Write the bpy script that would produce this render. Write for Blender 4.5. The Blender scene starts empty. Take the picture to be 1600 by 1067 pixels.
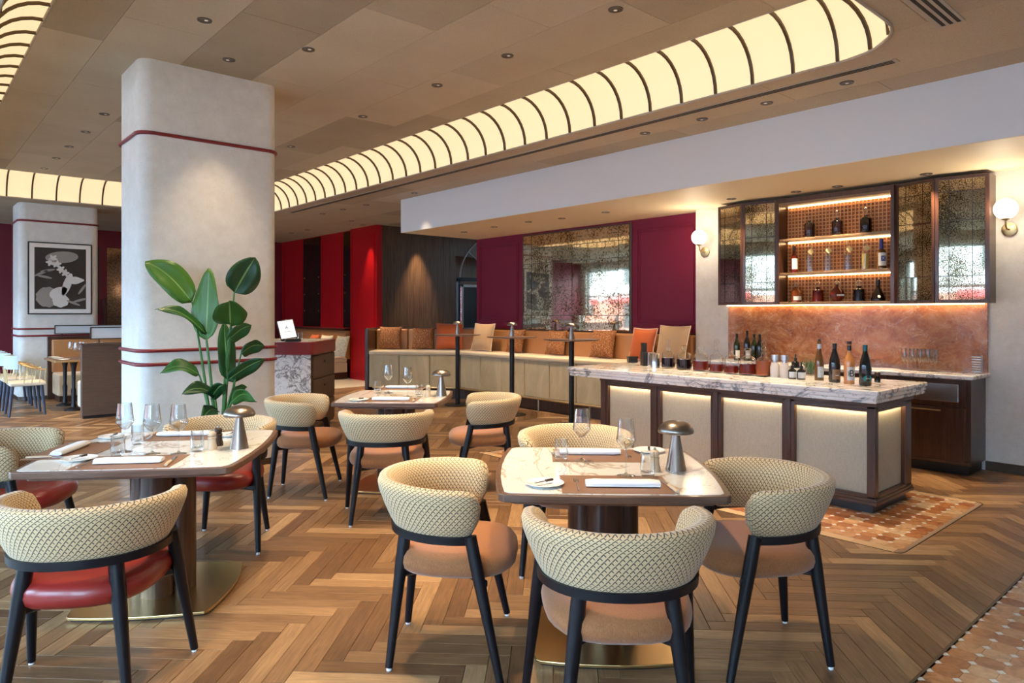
import bpy, bmesh, math, random
from mathutils import Vector, Matrix
R = math.radians
PI = math.pi
rnd = random.Random(7)
SC = bpy.context.scene
COL = SC.collection

# ------------------------------------------------------------------ camera
# world X runs along the bar wall's normal (u), world Y along the bar wall (v)
TH = R(41.624); FPX = 1086.09; HY = 487.85; CAMH = 1.46
cam = bpy.data.cameras.new('camera'); cam.sensor_width = 36; cam.lens = FPX / 1600 * 36
cam.shift_y = -(1067 / 2 - HY) / 1600; cam.clip_start = .05; cam.clip_end = 200
camo = bpy.data.objects.new('camera', cam); COL.objects.link(camo)
camo.location = (0, 0, CAMH); camo.rotation_euler = (R(90), 0, -TH)
SC.camera = camo
CS, SN = math.cos(TH), math.sin(TH)
def cw(X, Y):                       # camera ground frame (right, forward) -> world
    return (X * CS + Y * SN, -X * SN + Y * CS)
def P(x, y, z):                     # photo pixel on the horizontal plane at height z -> world
    Y = (CAMH - z) * FPX / (y - HY); return cw((x - 800) / FPX * Y, Y)
def PU(x, y, u):                    # photo pixel on the wall plane u = const -> (v, z)
    a = (x - 800) / FPX; Y = u / (CS * a + SN); w = cw(a * Y, Y); return w[1], CAMH - (y - HY) * Y / FPX
def PV(x, y, v):                    # photo pixel on the wall plane v = const -> (u, z)
    a = (x - 800) / FPX; Y = v / (-SN * a + CS); w = cw(a * Y, Y); return w[0], CAMH - (y - HY) * Y / FPX
def PD(x, y, Y):                    # photo pixel at a given distance
    w = cw((x - 800) / FPX * Y, Y); return Vector((w[0], w[1], CAMH - (y - HY) * Y / FPX))

# ------------------------------------------------------------------ world, light, exposure
SC.view_settings.view_transform = 'Standard'; SC.view_settings.look = 'None'
SC.view_settings.gamma = 1; SC.view_settings.use_curve_mapping = False
SC.view_settings.exposure = 0.82
wd = bpy.data.worlds.new('sky'); SC.world = wd; wd.use_nodes = True
bg = wd.node_tree.nodes['Background']; bg.inputs[0].default_value = (.46, .72, 1, 1); bg.inputs[1].default_value = 20.0
Z0, Z1, ZS = 3.284, 3.652, 2.753            # outer ceiling, raised island, bar soffit
UW = -3.6                                   # window wall
WINS = [(-1.7, 2.3), (1.25, 2.3), (4.2, 2.3), (7.2, 2.3), (10.2, 2.3), (13.2, 2.3), (16.2, 2.4)]   # (v of the middle, width)
for i, (v, w) in enumerate(WINS):
    l = bpy.data.lights.new('window_portal', 'AREA'); l.shape = 'RECTANGLE'; l.size = 2.55; l.size_y = w
    l.cycles.is_portal = True
    o = bpy.data.objects.new('window_portal', l); COL.objects.link(o)
    o.location = (UW - .02, v, 1.725); o.rotation_euler = (0, -R(90), 0)

# ------------------------------------------------------------------ materials
MATS = {}
def mat(name, col=(.8, .8, .8), rough=.5, metal=0, spec=.5, emit=None, estr=0, coat=0, sheen=0):
    m = bpy.data.materials.new(name); m.use_nodes = True
    b = m.node_tree.nodes['Principled BSDF']
    b.inputs['Base Color'].default_value = (*col, 1); b.inputs['Roughness'].default_value = rough
    b.inputs['Metallic'].default_value = metal; b.inputs['Specular IOR Level'].default_value = spec
    b.inputs['Coat Weight'].default_value = coat; b.inputs['Sheen Weight'].default_value = sheen
    if emit:
        b.inputs['Emission Color'].default_value = (*emit, 1); b.inputs['Emission Strength'].default_value = estr
    MATS[name] = m; return m
class NT:                           # tiny node helper
    def __init__(s, m):
        s.t = m.node_tree; s.b = s.t.nodes['Principled BSDF']; s.o = s.t.nodes['Material Output']
    def n(s, typ, **k):
        x = s.t.nodes.new(typ)
        for a, v in k.items():
            if a in x.inputs: x.inputs[a].default_value = v
            else: setattr(x, a, v)
        return x
    def l(s, a, b): s.t.links.new(a, b)
    def math(s, op, a, b=None, c=None):
        x = s.n('ShaderNodeMath', operation=op)
        for i, q in enumerate((a, b, c)):
            if q is None: continue
            if isinstance(q, (int, float)): x.inputs[i].default_value = q
            else: s.l(q, x.inputs[i])
        return x.outputs[0]
    def ramp(s, fac, stops, interp='LINEAR'):
        x = s.n('ShaderNodeValToRGB'); e = x.color_ramp.elements; x.color_ramp.interpolation = interp
        while len(e) < len(stops): e.new(.5)
        for q, (p, c) in zip(e, stops): q.position = p; q.color = (*c, 1)
        s.l(fac, x.inputs[0]); return x.outputs[0]
    def noise(s, vec, scale, detail=4, rough=.55, dist=0):
        x = s.n('ShaderNodeTexNoise'); x.inputs['Scale'].default_value = scale; x.inputs['Detail'].default_value = detail
        x.inputs['Roughness'].default_value = rough; x.inputs['Distortion'].default_value = dist
        if vec is not None: s.l(vec, x.inputs['Vector'])
        return x.outputs['Fac']
    def vor(s, vec, scale, feat='F1'):
        x = s.n('ShaderNodeTexVoronoi', feature=feat); x.inputs['Scale'].default_value = scale; s.l(vec, x.inputs['Vector']); return x
    def coord(s, which='Object'): return s.n('ShaderNodeTexCoord').outputs[which]
    def mapping(s, vec, sc=(1, 1, 1), rot=(0, 0, 0), loc=(0, 0, 0)):
        x = s.n('ShaderNodeMapping'); s.l(vec, x.inputs['Vector'])
        x.inputs['Scale'].default_value = sc; x.inputs['Rotation'].default_value = rot; x.inputs['Location'].default_value = loc
        return x.outputs[0]
    def mix(s, fac, a, b, mode='MIX'):
        x = s.n('ShaderNodeMix', data_type='RGBA', blend_type=mode)
        for i, q in ((0, fac), (6, a), (7, b)):
            if isinstance(q, (int, float)): x.inputs[i].default_value = q
            elif isinstance(q, tuple): x.inputs[i].default_value = (*q, 1)
            else: s.l(q, x.inputs[i])
        return x.outputs[2]
    def bump(s, hgt, strength=.3, dist=.002):
        x = s.n('ShaderNodeBump'); x.inputs['Strength'].default_value = strength; x.inputs['Distance'].default_value = dist
        s.l(hgt, x.inputs['Height']); s.l(x.outputs[0], s.b.inputs['Normal'])
    def col(s, c): s.l(c, s.b.inputs['Base Color'])

def wood(name, c0, c1, rough=.4, axis=2, scale=1, coat=0):
    m = mat(name, c1, rough, coat=coat); t = NT(m)
    sc = [14, 14, 14]; sc[axis] = .9
    v = t.mapping(t.coord(), tuple(x * scale for x in sc))
    f = t.noise(v, 3, 6, .6, .6)
    t.col(t.ramp(f, [(.3, c0), (.7, c1)])); t.bump(f, .12, .001)
    return m
def marble(name, base, vein, scale=2.0, rough=.12, width=.06, second=None, rot=(.3, .5, .6)):
    m = mat(name, base, rough, coat=.2); t = NT(m)
    v = t.mapping(t.coord(), (scale, scale * .55, scale), rot)
    d = t.noise(v, 1.6, 5, .6, .6)
    w = t.math('ABSOLUTE', t.math('SUBTRACT', d, .5))
    d2 = t.noise(v, 4.2, 4, .55, .9)
    w2 = t.math('ABSOLUTE', t.math('SUBTRACT', d2, .47))
    c1 = t.ramp(w, [(0, vein), (width * .35, tuple((a + b) / 2 for a, b in zip(vein, base))), (width, base)])
    c2 = t.ramp(w2, [(0, tuple((a * .6 + b * .4) for a, b in zip(vein, base))), (width * .45, (1, 1, 1)), (1, (1, 1, 1))])
    cl = t.noise(v, .9, 2)
    c = t.mix(1.0, c1, c2, 'MULTIPLY')
    if second: c = t.mix(t.ramp(cl, [(.4, (0, 0, 0)), (.65, (1, 1, 1))]), c, second, 'MULTIPLY')
    t.col(c); return m

mat('white_paint', (.80, .80, .79), .6)
mat('cream_soffit', (.82, .70, .50), .6)
m = mat('plaster', (.74, .70, .64), .7); t = NT(m)
f = t.noise(t.coord(), 9, 6, .65); g = t.noise(t.coord(), 140, 2, .5)
t.col(t.mix(t.ramp(g, [(.28, (1, 1, 1)), (.33, (0, 0, 0))]), t.ramp(f, [(.3, (.66, .62, .56)), (.7, (.76, .725, .67))]), (.42, .36, .30))); t.bump(f, .2, .003)
m = mat('ceiling_board', (.40, .33, .25), .85); t = NT(m)
oi = t.n('ShaderNodeObjectInfo')
g = t.noise(t.coord(), 170, 3, .7); f = t.noise(t.mapping(t.coord(), (1, 1, 1)), 1.7, 4)
c = t.ramp(g, [(.28, (.30, .235, .155)), (.5, (.52, .425, .30)), (.72, (.62, .525, .39))])
c = t.mix(.35, c, t.ramp(f, [(.3, (.42, .34, .23)), (.7, (.58, .485, .36))]))
t.col(t.mix(1.0, c, t.ramp(oi.outputs['Random'], [(0, (.72, .70, .67)), (.3, (.92, .92, .92)), (1, (1.06, 1.06, 1.06))]), 'MULTIPLY')); t.bump(g, .25, .002)
mat('ceiling_joint', (.62, .55, .45), .8)
mat('red_paint', (.44, .005, .010), .45, spec=.3)
mat('dark_red_paint', (.17, .008, .02), .45)
mat('purple_paint', (.19, .008, .035), .5, spec=.3)
mat('burgundy', (.20, .012, .016), .35)
wood('walnut', (.030, .012, .007), (.085, .034, .018), .3, 2, 1, .15)
wood('walnut_h', (.030, .012, .007), (.085, .034, .018), .3, 1, 1, .15)
wood('dark_oak_wall', (.05, .024, .011), (.15, .078, .038), .45, 2, .8)
wood('table_wood', (.085, .040, .022), (.17, .088, .052), .35, 0, 1, .1)
wood('shelf_wood', (.16, .09, .045), (.28, .17, .09), .4, 1)
wood('booth_wood', (.075, .042, .026), (.12, .07, .045), .5, 0, 2)
m = mat('chair_wood', (.006, .006, .009), .38, spec=.3)
mat('black_metal', (.012, .012, .014), .4, .3)
mat('bronze', (.10, .075, .055), .4, .8)
mat('brass', (.66, .46, .20), .28, 1)
mat('satin_brass', (.60, .46, .24), .38, 1)
m = mat('lamp_metal', (.30, .255, .22), .3, 1); t = NT(m)
v = t.mapping(t.coord(), (1, 1, 220)); t.bump(t.noise(v, 3, 2), .06, .0005)
mat('steel', (.62, .62, .63), .25, 1)
mat('glide', (.8, .8, .8), .3)
mat('ceramic', (.84, .84, .83), .18)
mat('napkin', (.82, .82, .83), .8)
mat('mill_wood', (.62, .47, .32), .45)
mat('mill_dark', (.05, .025, .015), .3)
m = mat('leather_mat', (.25, .13, .075), .5); t = NT(m); t.bump(t.noise(t.coord(), 400, 2), .1, .0005)
marble('table_marble', (.82, .79, .73), (.50, .40, .31), 1.1, .14, .016)
marble('counter_marble', (.88, .87, .85), (.20, .22, .27), 2.2, .14, .030, (.97, .93, .86))
marble('stand_marble', (.84, .82, .79), (.16, .14, .14), 3.5, .16, .05)
# red travertine backsplash
m = mat('red_marble', (.5, .2, .1), .16, coat=.3); t = NT(m)
v = t.mapping(t.coord(), (1, 1, 1.25), (.2, .1, .3))
a = t.noise(v, 4.5, 10, .75, .8); b_ = t.noise(v, 24, 8, .75, .4); s_ = t.noise(v, 2.0, 5, .6, 2.2)
c = t.ramp(a, [(.30, (.12, .03, .012)), (.44, (.31, .095, .034)), (.56, (.44, .17, .065)), (.72, (.60, .36, .21))])
c = t.mix(t.ramp(b_, [(.45, (0, 0, 0)), (.75, (.45, .45, .45))]), c, (.62, .34, .19))
w = t.math('ABSOLUTE', t.math('SUBTRACT', s_, .5))
t.col(t.mix(t.ramp(w, [(0, (.55, .55, .55)), (.006, (0, 0, 0))]), c, (.80, .62, .52)))
# mosaic tile: stone tone per tile
m = mat('tile_stone', (.6, .3, .15), .22); t = NT(m)
oi = t.n('ShaderNodeObjectInfo'); at = t.n('ShaderNodeAttribute', attribute_name='tone')
tone = t.math('FRACT', t.math('ADD', oi.outputs['Random'], at.outputs['Fac']))
f = t.noise(t.coord('Generated'), 3, 6, .65, 1)
wc = t.n('ShaderNodeNewGeometry').outputs['Position']; f = t.noise(wc, 14, 7, .65, 1.2)
c = t.ramp(tone, [(0, (.36, .13, .05)), (.35, (.50, .21, .085)), (.65, (.58, .29, .13)), (.85, (.66, .40, .22)), (1, (.70, .49, .31))])
t.col(t.mix(1.0, c, t.ramp(f, [(.3, (.60, .55, .5)), (.6, (1.05, 1.05, 1.05))]), 'MULTIPLY'))
mat('tile_dot', (.82, .76, .66), .25)
mat('tile_border', (.66, .43, .24), .25)
mat('grout', (.30, .19, .12), .8)
# oak planks
for nm, src in (('plank', 'obj'), ('plank_field', 'att')):
    m = mat(nm, (.3, .18, .1), .34); t = NT(m)
    if src == 'obj': rv = t.n('ShaderNodeObjectInfo').outputs['Random']
    else: rv = t.n('ShaderNodeAttribute', attribute_name='tone').outputs['Fac']
    uv = t.n('ShaderNodeUVMap').outputs[0]
    off = t.n('ShaderNodeCombineXYZ'); t.l(t.math('MULTIPLY', rv, 37.), off.inputs[0]); t.l(t.math('MULTIPLY', rv, 91.), off.inputs[1])
    ad = t.n('ShaderNodeVectorMath', operation='ADD'); t.l(uv, ad.inputs[0]); t.l(off.outputs[0], ad.inputs[1])
    g = t.noise(t.mapping(ad.outputs[0], (2.2, 30, 1)), 2.2, 7, .65, .8)
    k = t.noise(t.mapping(ad.outputs[0], (3, 9, 1)), 1.3, 3, .5, 1.5)
    c = t.ramp(rv, [(0, (.125, .060, .026)), (.3, (.190, .098, .043)), (.6, (.255, .140, .064)), (.85, (.335, .192, .090)), (1, (.45, .28, .14))])
    c = t.mix(1.0, c, t.ramp(g, [(.28, (.62, .60, .58)), (.62, (1.08, 1.08, 1.08))]), 'MULTIPLY')
    t.col(t.mix(1.0, c, t.ramp(k, [(.3, (.82, .80, .78)), (.6, (1, 1, 1))]), 'MULTIPLY'))
    t.l(t.ramp(g, [(.3, (.42, .42, .42)), (.7, (.30, .30, .30))]), t.b.inputs['Roughness']); t.bump(g, .08, .0008)
mat('floor_base', (.05, .028, .015), .8)
# woven chair back
m = mat('woven', (.7, .6, .4), .75, sheen=.25); t = NT(m)
uv = t.n('ShaderNodeUVMap').outputs[0]
sx = t.n('ShaderNodeSeparateXYZ'); t.l(t.mapping(uv, (50, 50, 1)), sx.inputs[0])
A = t.math('FRACT', t.math('ADD', sx.outputs[0], sx.outputs[1])); B_ = t.math('FRACT', t.math('SUBTRACT', sx.outputs[0], sx.outputs[1]))
def band(x, lo, hi): return t.math('MULTIPLY', t.math('GREATER_THAN', x, lo), t.math('LESS_THAN', x, hi))
l1 = t.math('MULTIPLY', band(A, .0, .20), band(B_, -.1, .72)); l2 = t.math('MULTIPLY', band(B_, .0, .20), band(A, .28, 1.1))
ln = t.math('MAXIMUM', l1, l2)
t.col(t.mix(ln, (.64, .475, .265), (.055, .038, .025)))
m = mat('tan_fabric', (.43, .20, .095), .85, sheen=.3); t = NT(m)
f = t.noise(t.mapping(t.coord(), (420, 420, 60)), 1, 2); t.col(t.ramp(f, [(.3, (.23, .082, .024)), (.7, (.38, .150, .047))])); t.bump(f, .2, .001)
mat('red_leather', (.25, .018, .014), .33, coat=.15)
mat('tan_leather', (.42, .19, .068), .42)
m = mat('beige_velvet', (.52, .41, .24), .75, sheen=.4); t = NT(m)
f = t.noise(t.mapping(t.coord(), (1, 1, .4)), 4, 5, .6, .8); t.col(t.ramp(f, [(.3, (.44, .34, .19)), (.7, (.62, .50, .30))]))
mat('seat_velvet', (.62, .50, .33), .7, sheen=.3)
mat('cream_fabric', (.66, .56, .43), .8)
m = mat('linen', (.62, .57, .46), .85); t = NT(m)
f = t.noise(t.mapping(t.coord(), (20, 20, 160)), 2, 4, .7); f2 = t.noise(t.mapping(t.coord(), (160, 160, 14)), 2, 3, .6)
t.col(t.mix(.5, t.ramp(f, [(.3, (.33, .29, .22)), (.7, (.50, .455, .36))]), t.ramp(f2, [(.3, (.33, .29, .22)), (.7, (.50, .455, .36))])))
m = mat('speckle_cushion', (.4, .15, .05), .9); t = NT(m)
g = t.noise(t.coord(), 90, 2, .6); t.col(t.ramp(g, [(.42, (.20, .062, .018)), (.55, (.24, .08, .026)), (.62, (.52, .32, .16))])); t.bump(g, .4, .003)
mat('orange_velvet', (.46, .085, .010), .6, sheen=.2)
mat('beige_cushion', (.50, .33, .19), .85)
mat('piping', (.74, .60, .44), .8)
m = mat('print_cushion', (.6, .55, .4), .85); t = NT(m)
g = t.vor(t.coord(), 28).outputs['Distance']; t.col(t.ramp(g, [(.3, (.62, .58, .45)), (.5, (.40, .38, .24)), (.6, (.66, .60, .48))]))
mat('pale_blue', (.55, .66, .68), .5)
mat('leg_blue', (.035, .045, .075), .4)
# antique mirror
m = mat('antique_mirror', (.7, .65, .55), .06, 1); t = NT(m)
wc = t.n('ShaderNodeNewGeometry').outputs['Position']
g = t.noise(wc, 120, 4, .7); h_ = t.noise(wc, 3.0, 3, .6)
k = t.math('ADD', g, t.math('MULTIPLY', t.math('SUBTRACT', h_, .5), .45))
t.col(t.ramp(k, [(.42, (.60, .53, .41)), (.50, (.48, .38, .23)), (.54, (.05, .035, .018))]))
t.l(t.ramp(k, [(.45, (.02, .02, .02)), (.6, (.12, .12, .12))]), t.b.inputs['Roughness'])
m = mat('antique_mirror_large', (.7, .65, .55), .06, 1); t = NT(m)
wc = t.n('ShaderNodeNewGeometry').outputs['Position']
g = t.noise(wc, 46, 5, .8); h_ = t.noise(wc, 2.2, 3, .6)
k = t.math('ADD', g, t.math('MULTIPLY', t.math('SUBTRACT', h_, .5), .35))
t.col(t.ramp(k, [(.44, (.70, .62, .48)), (.52, (.55, .43, .26)), (.56, (.06, .04, .02))]))
t.l(t.ramp(k, [(.45, (.02, .02, .02)), (.6, (.12, .12, .12))]), t.b.inputs['Roughness'])
m = mat('smoked_mirror', (.16, .10, .07), .1, 1); t = NT(m)
g = t.noise(t.coord(), 40, 4, .7); t.col(t.ramp(g, [(.4, (.20, .13, .09)), (.62, (.07, .04, .025))]))
def glass(name, tint=(1, 1, 1), k=.9, rough=.015, edge=.5):
    m = bpy.data.materials.new(name); m.use_nodes = True; MATS[name] = m; t = NT(m)
    tr = t.n('ShaderNodeBsdfTransparent'); lf = t.n('ShaderNodeLayerWeight'); lf.inputs['Blend'].default_value = .5; t.l(t.ramp(lf.outputs['Facing'], [(0, tuple(x * .98 for x in tint)), (.55, tuple(x * .95 for x in tint)), (.85, tuple(x * edge for x in tint)), (1, tuple(x * edge * .7 for x in tint))]), tr.inputs[0])
    gl = t.n('ShaderNodeBsdfGlossy'); gl.inputs['Roughness'].default_value = rough; gl.inputs['Color'].default_value = (1, 1, 1, 1)
    lw = t.n('ShaderNodeLayerWeight'); lw.inputs['Blend'].default_value = .32
    f = t.math('MULTIPLY_ADD', lw.outputs['Facing'], k, .045)
    mx = t.n('ShaderNodeMixShader'); t.l(t.math('MINIMUM', t.math('POWER', f, 1.25), 1.0), mx.inputs[0]); t.l(tr.outputs[0], mx.inputs[1]); t.l(gl.outputs[0], mx.inputs[2])
    t.l(mx.outputs[0], t.o.inputs['Surface']); return m
glass('glass', (.97, .98, .98)); glass('window_glass', (1, 1, 1), .2, .015, .95)
m = mat('frosted_glass', (.72, .77, .80), .5); m.node_tree.nodes['Principled BSDF'].inputs['Alpha'].default_value = .72
mat('bottle_green', (.014, .022, .006), .06, coat=.3); mat('bottle_dark', (.006, .006, .008), .06, coat=.3)
mat('bottle_amber', (.12, .05, .008), .07, coat=.3); mat('bottle_rose', (.60, .24, .075), .1, coat=.3)
mat('liquid_dark', (.010, .004, .006), .06); mat('liquid_red', (.11, .010, .006), .06); mat('liquid_amber', (.25, .06, .014), .06)
mat('liquid_gold', (.50, .36, .09), .08); mat('liquid_milk', (.75, .68, .62), .3)
mat('label_white', (.80, .80, .78), .6); mat('label_bronze', (.22, .13, .07), .45); mat('label_teal', (.02, .24, .25), .4); mat('label_grey', (.55, .62, .64), .5)
mat('ink', (.01, .01, .012), .6); mat('foil_grey', (.55, .60, .62), .35, .6); mat('foil_black', (.01, .01, .012), .3); mat('foil_teal', (.01, .12, .14), .3, .5); mat('foil_blue', (.02, .03, .22), .35)
mat('paper_tag', (.75, .62, .30), .6)
mat('lattice', (.72, .36, .13), .5); mat('lattice_back', (.36, .12, .04), .6)
mat('diffuser', (.45, .36, .24), .6, emit=(1, .73, .42), estr=.55)
mat('rib', (.10, .065, .03), .45, .5)
mat('globe', (1, 1, 1), .3, emit=(1, .86, .64), estr=1.6)
mat('led', (1, .9, .7), .4, emit=(1, .70, .34), estr=8)
mat('led_bar', (1, .9, .7), .4, emit=(1, .78, .45), estr=30)
mat('downlight_dark', (.02, .018, .015), .4, .4); mat('downlight_ring', (.10, .08, .06), .4, .6); mat('downlight_lens', (.8, .8, .8), .2, emit=(1, .85, .62), estr=.25)
mat('vent_dark', (.01, .01, .01), .7); mat('vent_frame', (.44, .38, .30), .5)
m = mat('leaf', (.03, .15, .03), .32); t = NT(m)
uvn = t.n('ShaderNodeUVMap').outputs[0]; sx = t.n('ShaderNodeSeparateXYZ'); t.l(uvn, sx.inputs[0])
st = t.math('SINE', t.math('MULTIPLY', t.math('ADD', sx.outputs[1], t.math('ABSOLUTE', sx.outputs[0])), 70)); mid = t.math('LESS_THAN', t.math('ABSOLUTE', sx.outputs[0]), .05)
oi = t.n('ShaderNodeObjectInfo')
c = t.ramp(oi.outputs['Random'], [(0, (.008, .055, .016)), (.5, (.018, .095, .020)), (1, (.065, .19, .022))])
t.col(t.mix(mid, t.mix(1., c, t.ramp(st, [(0, (.85, .85, .85)), (1, (1.1, 1.1, 1.1))]), 'MULTIPLY'), (.20, .34, .10))); t.bump(st, .15, .003)
mat('stem', (.05, .16, .03), .4); mat('soil', (.03, .02, .012), .9); mat('pot', (.05, .045, .04), .5)
mat('screen', (.8, .8, .82), .2, emit=(.80, .80, .84), estr=.55); mat('device_black', (.012, .012, .013), .35)
mat('photo_dark', (.035, .028, .024), .3); mat('photo_grey', (.30, .27, .24), .4); mat('photo_light', (.68, .65, .61), .4); mat('photo_mat', (.78, .74, .69), .5)
mat('far_stone', (.62, .55, .45), .25)
mat('herb', (.08, .17, .05), .6)
mat('facade_brick', (.35, .14, .10), .8); mat('facade_pale', (.50, .52, .55), .8); mat('asphalt', (.16, .16, .17), .9); mat('awning_red', (.5, .05, .05), .7)

# ------------------------------------------------------------------ mesh builder
MW = {}
class G:
    def __init__(s): s.v = []; s.f = []; s.uv = None
    def add(s, vs, fs):
        o = len(s.v); s.v += [Vector(p) for p in vs]; s.f += [tuple(i + o for i in q) for q in fs]; return s
    def box(s, x0, x1, y0, y1, z0, z1, rz=0, c=None):
        vs = [Vector((x, y, z)) for z in (z0, z1) for x, y in ((x0, y0), (x1, y0), (x1, y1), (x0, y1))]
        if rz:
            M_ = Matrix.Rotation(rz, 3, 'Z'); c = Vector(c or ((x0 + x1) / 2, (y0 + y1) / 2, 0)); vs = [M_ @ (p - c) + c for p in vs]
        return s.add(vs, [(3, 2, 1, 0), (4, 5, 6, 7), (0, 1, 5, 4), (1, 2, 6, 5), (2, 3, 7, 6), (3, 0, 4, 7)])
    def prism(s, poly, z0, z1, scale1=1):
        n = len(poly); cx = sum(p[0] for p in poly) / n; cy = sum(p[1] for p in poly) / n
        vs = [(x, y, z0) for x, y in poly] + [(cx + (x - cx) * scale1, cy + (y - cy) * scale1, z1) for x, y in poly]
        return s.add(vs, [tuple(range(n - 1, -1, -1)), tuple(range(n, 2 * n))] + [(i, (i + 1) % n, n + (i + 1) % n, n + i) for i in range(n)])
    def lathe(s, prof, n=20, c=(0, 0, 0), sx=1, sy=1):
        vs = []; fs = []; k = len(prof)
        for i in range(n):
            a = 2 * PI * i / n
            vs += [(c[0] + r * sx * math.cos(a), c[1] + r * sy * math.sin(a), c[2] + z) for r, z in prof]
        for i in range(n):
            j = (i + 1) % n
            for q in range(k - 1): fs.append((i * k + q, j * k + q, j * k + q + 1, i * k + q + 1))
        if prof[0][0] > 1e-5: fs.append(tuple(i * k for i in range(n - 1, -1, -1)))
        if prof[-1][0] > 1e-5: fs.append(tuple(i * k + k - 1 for i in range(n)))
        return s.add(vs, fs)
    def tube(s, pts, r, n=8, caps=True, sq=1):
        pts = [Vector(p) for p in pts]; rs = r if isinstance(r, (list, tuple)) else [r] * len(pts)
        vs = []; fs = []; up = None
        for i, p in enumerate(pts):
            d = (pts[min(i + 1, len(pts) - 1)] - pts[max(i - 1, 0)]).normalized()
            if up is None: up = Vector((0, 0, 1)) if abs(d.z) < .9 else Vector((1, 0, 0))
            a = d.cross(up).normalized(); b = a.cross(d).normalized(); up = b
            for k in range(n):
                t_ = 2 * PI * (k + .5) / n; vs.append(p + a * math.cos(t_) * rs[i] + b * math.sin(t_) * rs[i] * sq)
        for i in range(len(pts) - 1):
            for k in range(n):
                j = (k + 1) % n; fs.append((i * n + k, i * n + j, (i + 1) * n + j, (i + 1) * n + k))
        if caps: fs += [tuple(range(n - 1, -1, -1)), tuple((len(pts) - 1) * n + k for k in range(n))]
        return s.add(vs, fs)
    def loft(s, rings, closed=True, caps=True):
        n = len(rings[0]); vs = [p for r in rings for p in r]; fs = []
        for i in range(len(rings) - 1):
            for k in range(n if closed else n - 1):
                j = (k + 1) % n; fs.append((i * n + k, i * n + j, (i + 1) * n + j, (i + 1) * n + k))
        if caps and closed: fs += [tuple(range(n - 1, -1, -1)), tuple((len(rings) - 1) * n + k for k in range(n))]
        return s.add(vs, fs)
    def xf(s, M_): s.v = [M_ @ p for p in s.v]; return s
    def mesh(s, name, mt, smooth=None):
        me = bpy.data.meshes.new(name); me.from_pydata([tuple(p) for p in s.v], [], s.f)
        bm = bmesh.new(); bm.from_mesh(me); bmesh.ops.recalc_face_normals(bm, faces=bm.faces); bm.to_mesh(me); bm.free()
        if s.uv is not None:
            ul = me.uv_layers.new(name='UVMap')
            for lp in me.loops: ul.data[lp.index].uv = s.uv[lp.vertex_index]
        me.materials.append(MATS[mt])
        if smooth is not None:
            me.polygons.foreach_set('use_smooth', [True] * len(me.polygons))
            me.set_sharp_from_angle(angle=R(smooth))
        return me
    def build(s, name, mt, parent=None, smooth=None, world=False, bevel=0, seg=2):
        if world and parent is not None:
            M_ = MW[parent.name].inverted(); s.xf(M_)
        o = bpy.data.objects.new(name, s.mesh(name, mt, smooth)); COL.objects.link(o)
        if parent is not None: o.parent = parent
        if bevel:
            b = o.modifiers.new('bevel', 'BEVEL'); b.width = bevel; b.segments = seg; b.limit_method = 'ANGLE'; b.angle_limit = R(40)
        return o
def link_mesh(name, me, parent=None, loc=(0, 0, 0), rz=0):
    o = bpy.data.objects.new(name, me); COL.objects.link(o); o.parent = parent; o.location = loc; o.rotation_euler = (0, 0, rz); return o
def thing(name, label, cat, loc=(0, 0, 0), rz=0, group=None):
    o = bpy.data.objects.new(name, None); COL.objects.link(o); o.empty_display_size = .1
    if len(loc) == 2: loc = (*loc, 0)
    o.location = loc; o.rotation_euler = (0, 0, rz)
    MW[o.name] = Matrix.Translation(loc) @ Matrix.Rotation(rz, 4, 'Z')
    return tag(o, label, cat, group)
def tag(o, label, cat, group=None):
    o['label'] = label; o['category'] = cat
    if group: o['group'] = group
    return o
def struct(o, label=None):
    o['kind'] = 'structure'
    if label: o['label'] = label; o['category'] = o.name.split('_')[0].split('.')[0]
    return o
def copy_tree(src, label, loc, rz, group=None):
    c = src.copy(); COL.objects.link(c); c.location = loc if len(loc) == 3 else (*loc, 0); c.rotation_euler = (0, 0, rz)
    c['label'] = label
    if group: c['group'] = group
    def kids(a, b):
        for ch in list(a.children):
            if ch.name in COL.objects and ch is not b:
                d = ch.copy(); COL.objects.link(d); d.parent = b; kids(ch, d)
    kids(src, c); MW[c.name] = Matrix.Translation(c.location) @ Matrix.Rotation(rz, 4, 'Z'); return c
def arc(cx, cy, r, a0, a1, n): return [(cx + r * math.cos(R(a0 + (a1 - a0) * i / n)), cy + r * math.sin(R(a0 + (a1 - a0) * i / n))) for i in range(n + 1)]
def rrect(x0, x1, y0, y1, r, n=5):
    return arc(x1 - r, y0 + r, r, -90, 0, n) + arc(x1 - r, y1 - r, r, 0, 90, n) + arc(x0 + r, y1 - r, r, 90, 180, n) + arc(x0 + r, y0 + r, r, 180, 270, n)
def barrel(w, d, bx, by, rc=.02, n=8):     # rectangle with bowed sides, half sizes w,d
    pts = []
    for (ax, ay), (cx_, cy_), (nx, ny), bow in (((-w, -d), (w, -d), (0, -1), by), ((w, -d), (w, d), (1, 0), bx), ((w, d), (-w, d), (0, 1), by), ((-w, d), (-w, -d), (-1, 0), bx)):
        for i in range(n):
            q = (i + .12) / (n - .76) if i in (0, n - 1) else i / (n - 1)
            q = min(max(q, .02), .98); b = bow * (1 - (2 * q - 1) ** 2)
            pts.append((ax + (cx_ - ax) * q + nx * b, ay + (cy_ - ay) * q + ny * b))
    return pts
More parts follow.
